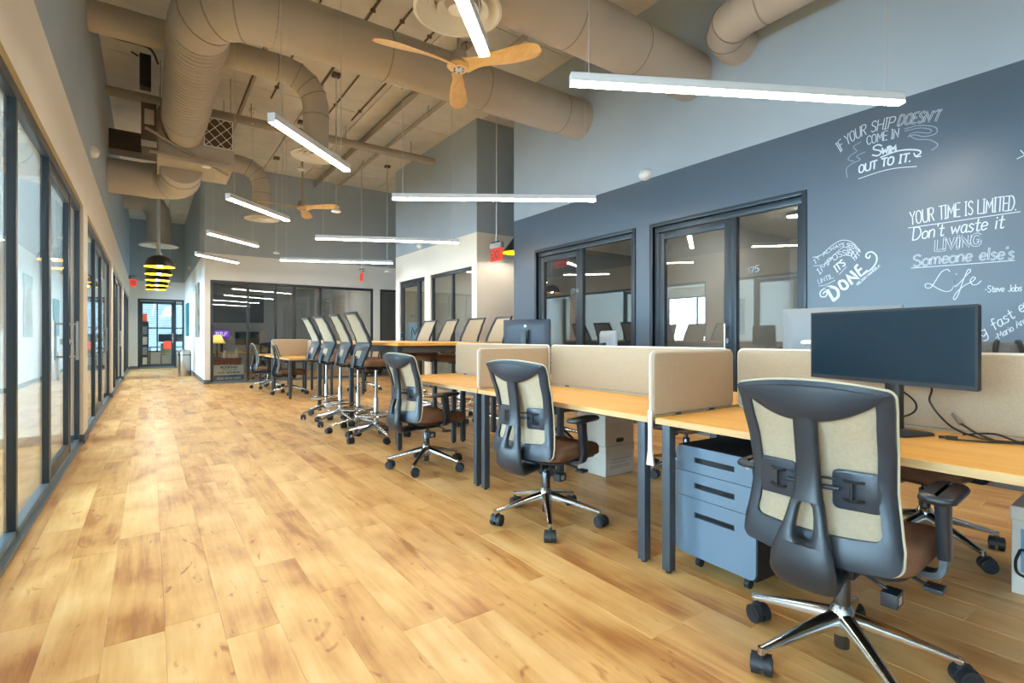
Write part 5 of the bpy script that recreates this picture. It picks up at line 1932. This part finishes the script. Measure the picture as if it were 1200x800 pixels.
hang_sensor(at(394, 248, 8.2), 'white sensor on a thin rod beside the far wooden fan')
hang_sensor(at(324, 297, 12.0), 'white sensor on a thin rod over the distant desks')
hang_sensor(at(454, 319, 12.6), 'white sensor on a thin rod at the corner of the windowed white wall')
hang_sensor(at(199, 336, 15.2), 'white sensor on a thin rod beside the black dome pendants')
hang_sensor(at(353, 199, 10.0), 'white disc sensor on a rod above the far wooden fan')
for p, lb in ((at(530, 126, 7.6), 'small white smoke detector on the ceiling deck by the big crossing duct'), (at(297, 128, 9.5), 'small white smoke detector on the deck above the bent duct')):
    t = thing('smoke_detector', lb, 'detector', (p.x, p.y, CEIL), 0)
    MB().lathe([(0.065, 0.004), (0.07, -0.02), (0.055, -0.045), (0.02, -0.05)], n=20).build('body', 'white_plastic', t)
    MB().cyl((0, 0, -0.05), (0, 0, -0.056), 0.012, n=10).build('lens', 'black', t)


def wall_dome(p, nrm, label, r=0.085):
    p, nrm = Vector(p), Vector(nrm)
    t = thing('wall_siren', label, 'siren', p, math.atan2(nrm.y, nrm.x), 'white sirens on the walls')
    rings = []
    for a, b_ in ((0.0, 1.0), (0.025, 1.0), (0.05, 0.9), (0.07, 0.6), (0.078, 0.2)):
        rings.append([Vector((a, r * b_ * math.cos(q) * 1.15, r * b_ * math.sin(q) * 0.85)) for q in [2 * PI * j / 20 for j in range(20)]])
    MB().loft(rings).build('cover', 'white_plastic', t, ang=60)
    MB().ball((0.07, 0, 0.02), 0.018, 10, 6).build('strobe', 'lamp_body', t)


wall_dome((WX, 4.38, 3.22), (-1, 0, 0), 'oval white siren on the slate wall where the dark paint stops')
wall_dome((LX, 7.94, 3.36), (1, 0, 0), 'white siren on the grey wall above the storefronts')
wall_dome((BX, 10.95, 3.25), (-1, 0, 0), 'white siren above the windows of the white wall by the passage')
wall_dome((1.08, 19.3, 3.35), (-1, 0, 0), 'white siren high on the corridor wall above the pictures')
wall_dome((LX, 11.9, 3.95), (1, 0, 0), 'slim white wall unit on the grey wall past the air handler', 0.06)


def exit_sign(p, deg, label, z_top=CEIL, w_=0.31, rod=True):
    t = thing('exit_sign', label, 'sign', p, math.radians(deg), 'red exit signs')
    B(-w_ / 2, w_ / 2, -0.012, 0.012, -0.2, 0.0).build('panel', 'red_glow', t, bev=0.004)
    B(-w_ / 2, w_ / 2, -0.035, 0.035, 0.0, 0.085).build('housing', 'mon_back_pale', t, bev=0.006)
    B(-0.09, 0.09, -0.05, 0.05, 0.085, 0.105).build('canopy_plate', 'black', t)
    q = MB()
    for sgn in (-1, 1):
        nrm = Vector((0, sgn, 0))
        L = w_ * 0.36
        pa = [(sgn * L, sgn * 0.013, -0.155), (-sgn * L, sgn * 0.013, -0.155)] if sgn > 0 else [(-L, -0.013, -0.155), (L, -0.013, -0.155)]
        write(q, "EXIT", pa, 0.115, 0.02, nrm, 0.0005)
    q.build('lettering', 'exit_letters', t)
    if rod:
        MB().cyl((0, 0, 0.1), (0, 0, z_top - p[2]), 0.011, n=8).cyl((0, 0, 0.1), (0, 0, 0.2), 0.03, 0.012, n=10).build('rod', 'wire', t)


exit_sign(at(582, 291, 8.3), -88, 'red exit sign hanging from a rod at the passage past the slate wall')
exit_sign(at(424, 320, 12.6), -98, 'red exit sign hanging from a rod in front of the glazed meeting room')
exit_sign((LX + 0.18, 18.6, 2.82), 62, 'red exit sign on the storefront wall at the far end of the corridor', rod=False)

# ================================================================ CORRIDOR ITEMS
t = thing('trash_can', 'brushed steel swing-top trash can at the corridor wall', 'bin', (0.84, 17.8, 0))
MB().lathe([(0.165, 0.0), (0.17, 0.01), (0.17, 0.60)], n=28).build('body', 'steel', t)
MB().lathe([(0.172, 0.60), (0.172, 0.625)], n=28).build('band', 'black', t)
MB().lathe([(0.172, 0.625), (0.17, 0.70), (0.14, 0.75), (0.08, 0.765), (0.01, 0.77)], n=28).build('lid', 'steel', t, ang=60)
MB().box(-0.174, -0.165, -0.09, 0.09, 0.64, 0.71).build('flap', 'white_plastic', t)

t = thing('floor_outlet', 'flat pale metal outlet plate let into the floor at the corridor mouth', 'outlet', (0.74, 15.9, 0.0005), 0.3)
B(-0.13, 0.13, -0.09, 0.09, 0, 0.006).build('plate', 'steel', t, bev=0.002)
B(-0.1, 0.1, -0.06, 0.06, 0.006, 0.009).build('cover', 'white_plastic', t)
t = thing('canvas', 'teal canvas on the corridor wall, farther of the two pictures', 'picture', (1.08, 20.6, 1.72))
B(-0.05, -0.002, -0.5, 0.5, -0.55, 0.55).build('panel', 'teal', t, bev=0.004)
t = thing('canvas', 'tall greyish portrait canvas on the corridor wall near its corner', 'picture', (1.08, 16.2, 1.85))
B(-0.04, -0.002, -0.48, 0.48, -0.72, 0.72).build('panel', 'art', t, bev=0.004)
B(-0.042, -0.0395, -0.3, 0.3, -0.45, 0.45).build('picture_field', 'olive', t)
t = thing('canvas', 'pale framed notice in the second office seen through the storefront glass', 'picture', (-1.5, 7.2, 1.6))
B(-0.25, 0.25, -0.03, 0.0, -0.4, 0.5).build('panel', 'art', t, bev=0.004)

# ================================================================ LAST OFFICE
t = thing('bookshelf', 'dark narrow shelf with boxes behind the corridor end door', 'shelf', (-0.22, 24.6, 0))
sh = MB().box(-0.2, -0.18, 0, 0.35, 0, 1.75).box(0.18, 0.2, 0, 0.35, 0, 1.75).box(-0.2, 0.2, 0.33, 0.35, 0, 1.75)
sh.build('side_panels', 'black', t)
for z in (0.02, 0.42, 0.82, 1.22, 1.72):
    B(-0.18, 0.18, 0, 0.33, z, z + 0.025).build('shelf_board', 'black', t)
for z, m_, lb in ((0.045, 'card', 'pale storage box on the bottom shelf'), (0.445, 'card_ink', 'grey storage box on the second shelf from the floor'), (0.845, 'card', 'pale storage box on the third shelf from the floor'), (1.245, 'card_ink', 'grey storage box on the fourth shelf from the floor'), (1.745, 'orange', 'red box standing on top of the dark shelf')):
    o = thing('storage_box', lb, 'box', (-0.22, 24.62, z), 0, 'boxes on the dark shelf')
    B(-0.15, 0.15, 0, 0.27, 0, 0.27).build('body', m_, o, bev=0.006)
    B(-0.155, 0.155, -0.005, 0.275, 0.27, 0.3).build('lid', m_, o, bev=0.004)
t = thing('office_desk', 'dark office desk behind the corridor end door under the daylight window', 'desk', (0.75, 25.3, 0))
B(-0.8, 0.9, -0.35, 0.35, 0.71, 0.74).build('desktop', 'black', t)
for sx0 in (-0.75, 0.82):
    for sy0 in (-0.3, 0.26):
        B(sx0, sx0 + 0.04, sy0, sy0 + 0.04, 0, 0.71).build('leg', 'black', t)
monitor('flat monitor nearer the shelf on the last office desk', 0.55, 25.4, DZ, 90, 0.5, 0.32, 0.36, back='mon_back')
monitor('flat monitor farther from the shelf on the last office desk', 1.15, 25.4, DZ, 90, 0.5, 0.32, 0.36, back='mon_back')
t = thing('tote_bag', 'orange red bag hung over the olive chair back in the last office', 'bag', (0.62, 24.27, 0.86))
MB().loft([[Vector((x, y, z)) for x, z in rrect(-0.17, 0.17, -0.2, 0.12, 0.03, 4)] for y in (-0.05, -0.02)]).build('pouch', 'orange', t, bev=0.008)
t = thing('visitor_chair', 'olive cloth visitor chair behind the corridor end door', 'chair', (0.6, 24.5, 0))
B(-0.24, 0.24, -0.24, 0.22, 0.42, 0.49).build('seat', 'olive', t, bev=0.02)
B(-0.24, 0.24, -0.24, -0.19, 0.5, 0.9).build('backrest', 'olive', t, bev=0.02)
for sx0 in (-0.22, 0.22):
    for sy0 in (-0.22, 0.2):
        MB().cyl((sx0, sy0, 0), (sx0, sy0, 0.44), 0.014, n=8).build('leg', 'black', t)
    MB().cyl((sx0, -0.225, 0.44), (sx0, -0.225, 0.55), 0.012, n=8).build('back_post', 'black', t)

# ================================================================ MEETING ROOM BEHIND THE GLASS
t = thing('roofing_sign', 'pale and blue roofing sign board standing inside the meeting room glass', 'sign', (1.62, GY + 0.2, 0.0))
B(-0.33, 0.33, 0.0, 0.02, 0.01, 0.19).build('lower_field', 'sign_blue', t)
B(-0.33, 0.33, 0.0, 0.02, 0.19, 0.44).build('upper_field', 'sign_pale', t)
q = MB()
NF = Vector((0, -1, 0))
write(q, "ROOFING", [(-0.18, -0.001, 0.355), (0.18, -0.001, 0.355)], 0.055, 0.014, NF, 0.001)
write(q, "TRUSTED BY", [(-0.16, -0.001, 0.30), (0.16, -0.001, 0.30)], 0.028, 0.006, NF, 0.001)
write(q, "YOUR NEIGHBORS", [(-0.25, -0.001, 0.235), (0.25, -0.001, 0.235)], 0.034, 0.009, NF, 0.001)
q.build('lettering', 'sign_ink', t)
q = MB()
write(q, "856-643-1169", [(-0.26, -0.001, 0.085), (0.26, -0.001, 0.085)], 0.048, 0.012, NF, 0.001)
q.build('phone_lettering', 'sign_white', t)
t = thing('side_chest', 'red brown wooden chest behind the meeting room glass', 'chest', (1.62, GY + 0.62, 0.0))
B(-0.3, 0.3, -0.2, 0.2, 0.02, 0.56).build('body', 'mahogany', t, bev=0.006)
B(-0.32, 0.32, -0.22, 0.22, 0.56, 0.60).build('top', 'mahogany', t, bev=0.006)
MB().box(-0.26, 0.26, -0.212, -0.2, 0.34, 0.52).box(-0.26, 0.26, -0.212, -0.2, 0.1, 0.3).build('drawer_front', 'mahogany', t, bev=0.004)
t = thing('table_lamp', 'table lamp with a cream flared shade behind the meeting room glass', 'lamp', (1.40, GY + 0.62, 0.602))
MB().lathe([(0.07, 0.0), (0.07, 0.02), (0.02, 0.04), (0.03, 0.12), (0.015, 0.2), (0.012, 0.44)], n=18).build('base', 'brown_metal', t)
MB().lathe([(0.10, 0.58), (0.12, 0.52), (0.155, 0.43), (0.2, 0.37)], n=24, cap=False).build('shade', 'lampshade', t)
MB().ball((0, 0, 0.46), 0.04, 12, 8).build('bulb', emit('table_bulb', (1, 0.78, 0.45), 60.0), t)
for i, (x, z) in enumerate(((1.56, 0.0), (1.66, 0.0), (1.75, 0.0), (1.83, 0.0))):
    lb = ['white figurine next to the lamp on the chest', 'small white bottle second from the lamp on the chest', 'small clear topped jar third from the lamp on the chest', 'tall slim white bottle at the chest end'][i]
    o = thing('bottle' if i != 0 else 'figurine', lb, 'ornament', (x, GY + 0.55, 0.602), 0, 'ornaments on the chest')
    hgt = (0.2, 0.13, 0.14, 0.26)[i]
    MB().lathe([(0.035, 0), (0.042, 0.02), (0.04, hgt * 0.55), (0.018, hgt * 0.75), (0.018, hgt)], n=14).build('body', 'white_plastic', o)
    MB().cyl((0, 0, hgt), (0, 0, hgt + 0.02), 0.02, n=12).build('stopper', 'brown_metal', o)
for x, y, lb in ((1.95, GY + 1.35, 'bright ceiling spot in the meeting room over the purple display'), (4.1, GY + 1.7, 'bright ceiling spot in the meeting room toward its pale side wall'),
                 (7.0, 3.4, 'ceiling spot in the office behind the wide glass beside the lettering'), (7.0, 5.9, 'ceiling spot in the office behind the slate wall glass closest to the passage'),  # office spots here and below are added to brighten the dim rooms
                 (6.9, 9.5, 'ceiling spot in the office behind the plain passage window'), (6.9, 11.4, 'ceiling spot in the office behind the passage window with the poster')):
    t = thing('ceiling_spot', lb, 'light', (x, y, 2.8), 0, 'ceiling spots in the glazed rooms')
    MB().lathe([(0.05, 0.0), (0.09, -0.01), (0.09, -0.05), (0.075, -0.06)], n=18, cap=True).build('can', 'lamp_body', t)
    MB().lathe([(0.07, -0.058), (0.07, -0.066), (0.01, -0.068)], n=18).build('lens', emit('spot_lens', (1, 0.93, 0.82), 420.0) if lb.startswith('bright ceiling spot in the meeting room over') else bpy.data.materials['spot_lens'], t)
t = thing('television', 'dark flat television on an arm in the meeting room', 'television', (2.06, GY + 2.2, 1.95))
B(-0.68, 0.68, -0.03, 0.03, -0.4, 0.4).build('housing', 'black', t, bev=0.006)
B(-0.66, 0.66, -0.033, -0.03, -0.38, 0.38).build('display', 'bezel', t)
MB().box(-0.05, 0.05, 0.03, 2.0, -0.05, 0.05).build('bracket', 'black', t)
t = thing('lit_display', 'small glowing purple display with white letters in the meeting room', 'display', (1.40, GY + 1.15, 1.12))
B(-0.02, 0.34, 0, 0.03, -0.005, 0.2).build('housing', 'black', t)
B(-0.01, 0.33, -0.003, 0.0, 0.005, 0.19).build('screen', 'purple', t)
q = MB()
write(q, "BTLF", [(0.03, -0.004, 0.06), (0.28, -0.004, 0.06)], 0.08, 0.02, NF, 0.001)
q.build('lettering', emit('purple_text', (0.95, 0.85, 1.0), 1.3), t)
B(0.13, 0.19, 0.0, 0.06, -0.38, 0.0).build('stand', 'black', t)
t = thing('office_desk', 'meeting room desk carrying the purple display', 'desk', (1.95, GY + 1.3, 0))
B(-0.65, 1.4, -0.3, 0.35, 0.71, 0.74).build('desktop', 'desk', t)
for sx0 in (-0.62, 1.33):
    for sy0 in (-0.27, 0.28):
        B(sx0, sx0 + 0.045, sy0, sy0 + 0.045, 0, 0.71).build('leg', 'leg', t)
monitor('dark monitor on the meeting room desk', 2.2, GY + 1.42, DZ, 90, 0.6, 0.36, 0.36)
index_kids()
o = copy_tree(tc)
o.location = (2.55, GY + 0.70, 0)
o.rotation_euler = (0, 0, math.radians(95))
o['label'] = 'cream backed task chair behind the meeting room glass at the room desk'
o['group'] = 'task chairs behind glass'
o = copy_tree(tc)
o.location = (6.6, 3.3, 0)
o.rotation_euler = (0, 0, math.radians(200))
o['label'] = 'task chair in the office behind the glass numbered 175'
o['group'] = 'task chairs behind glass'

# poster with a letter M inside the passage window
t = thing('poster', 'pale poster with a dark letter M behind the passage window', 'poster', (BX + 0.16, 11.58, 0.0))
B(0.0, 0.008, -0.44, 0.44, 0.72, 1.5).build('sheet', 'pale_blue', t)
q = MB()
write(q, "M", [(-0.001, 0.2, 1.12), (-0.001, -0.2, 1.12)], 0.26, 0.055, NR, 0.001)
write(q, "D", [(-0.001, 0.22, 0.8), (-0.001, 0.05, 0.8)], 0.16, 0.04, NR, 0.001)
write(q, "O", [(-0.001, -0.02, 0.8), (-0.001, -0.2, 0.8)], 0.16, 0.04, NR, 0.001)
q.build('lettering', 'sign_ink', t)
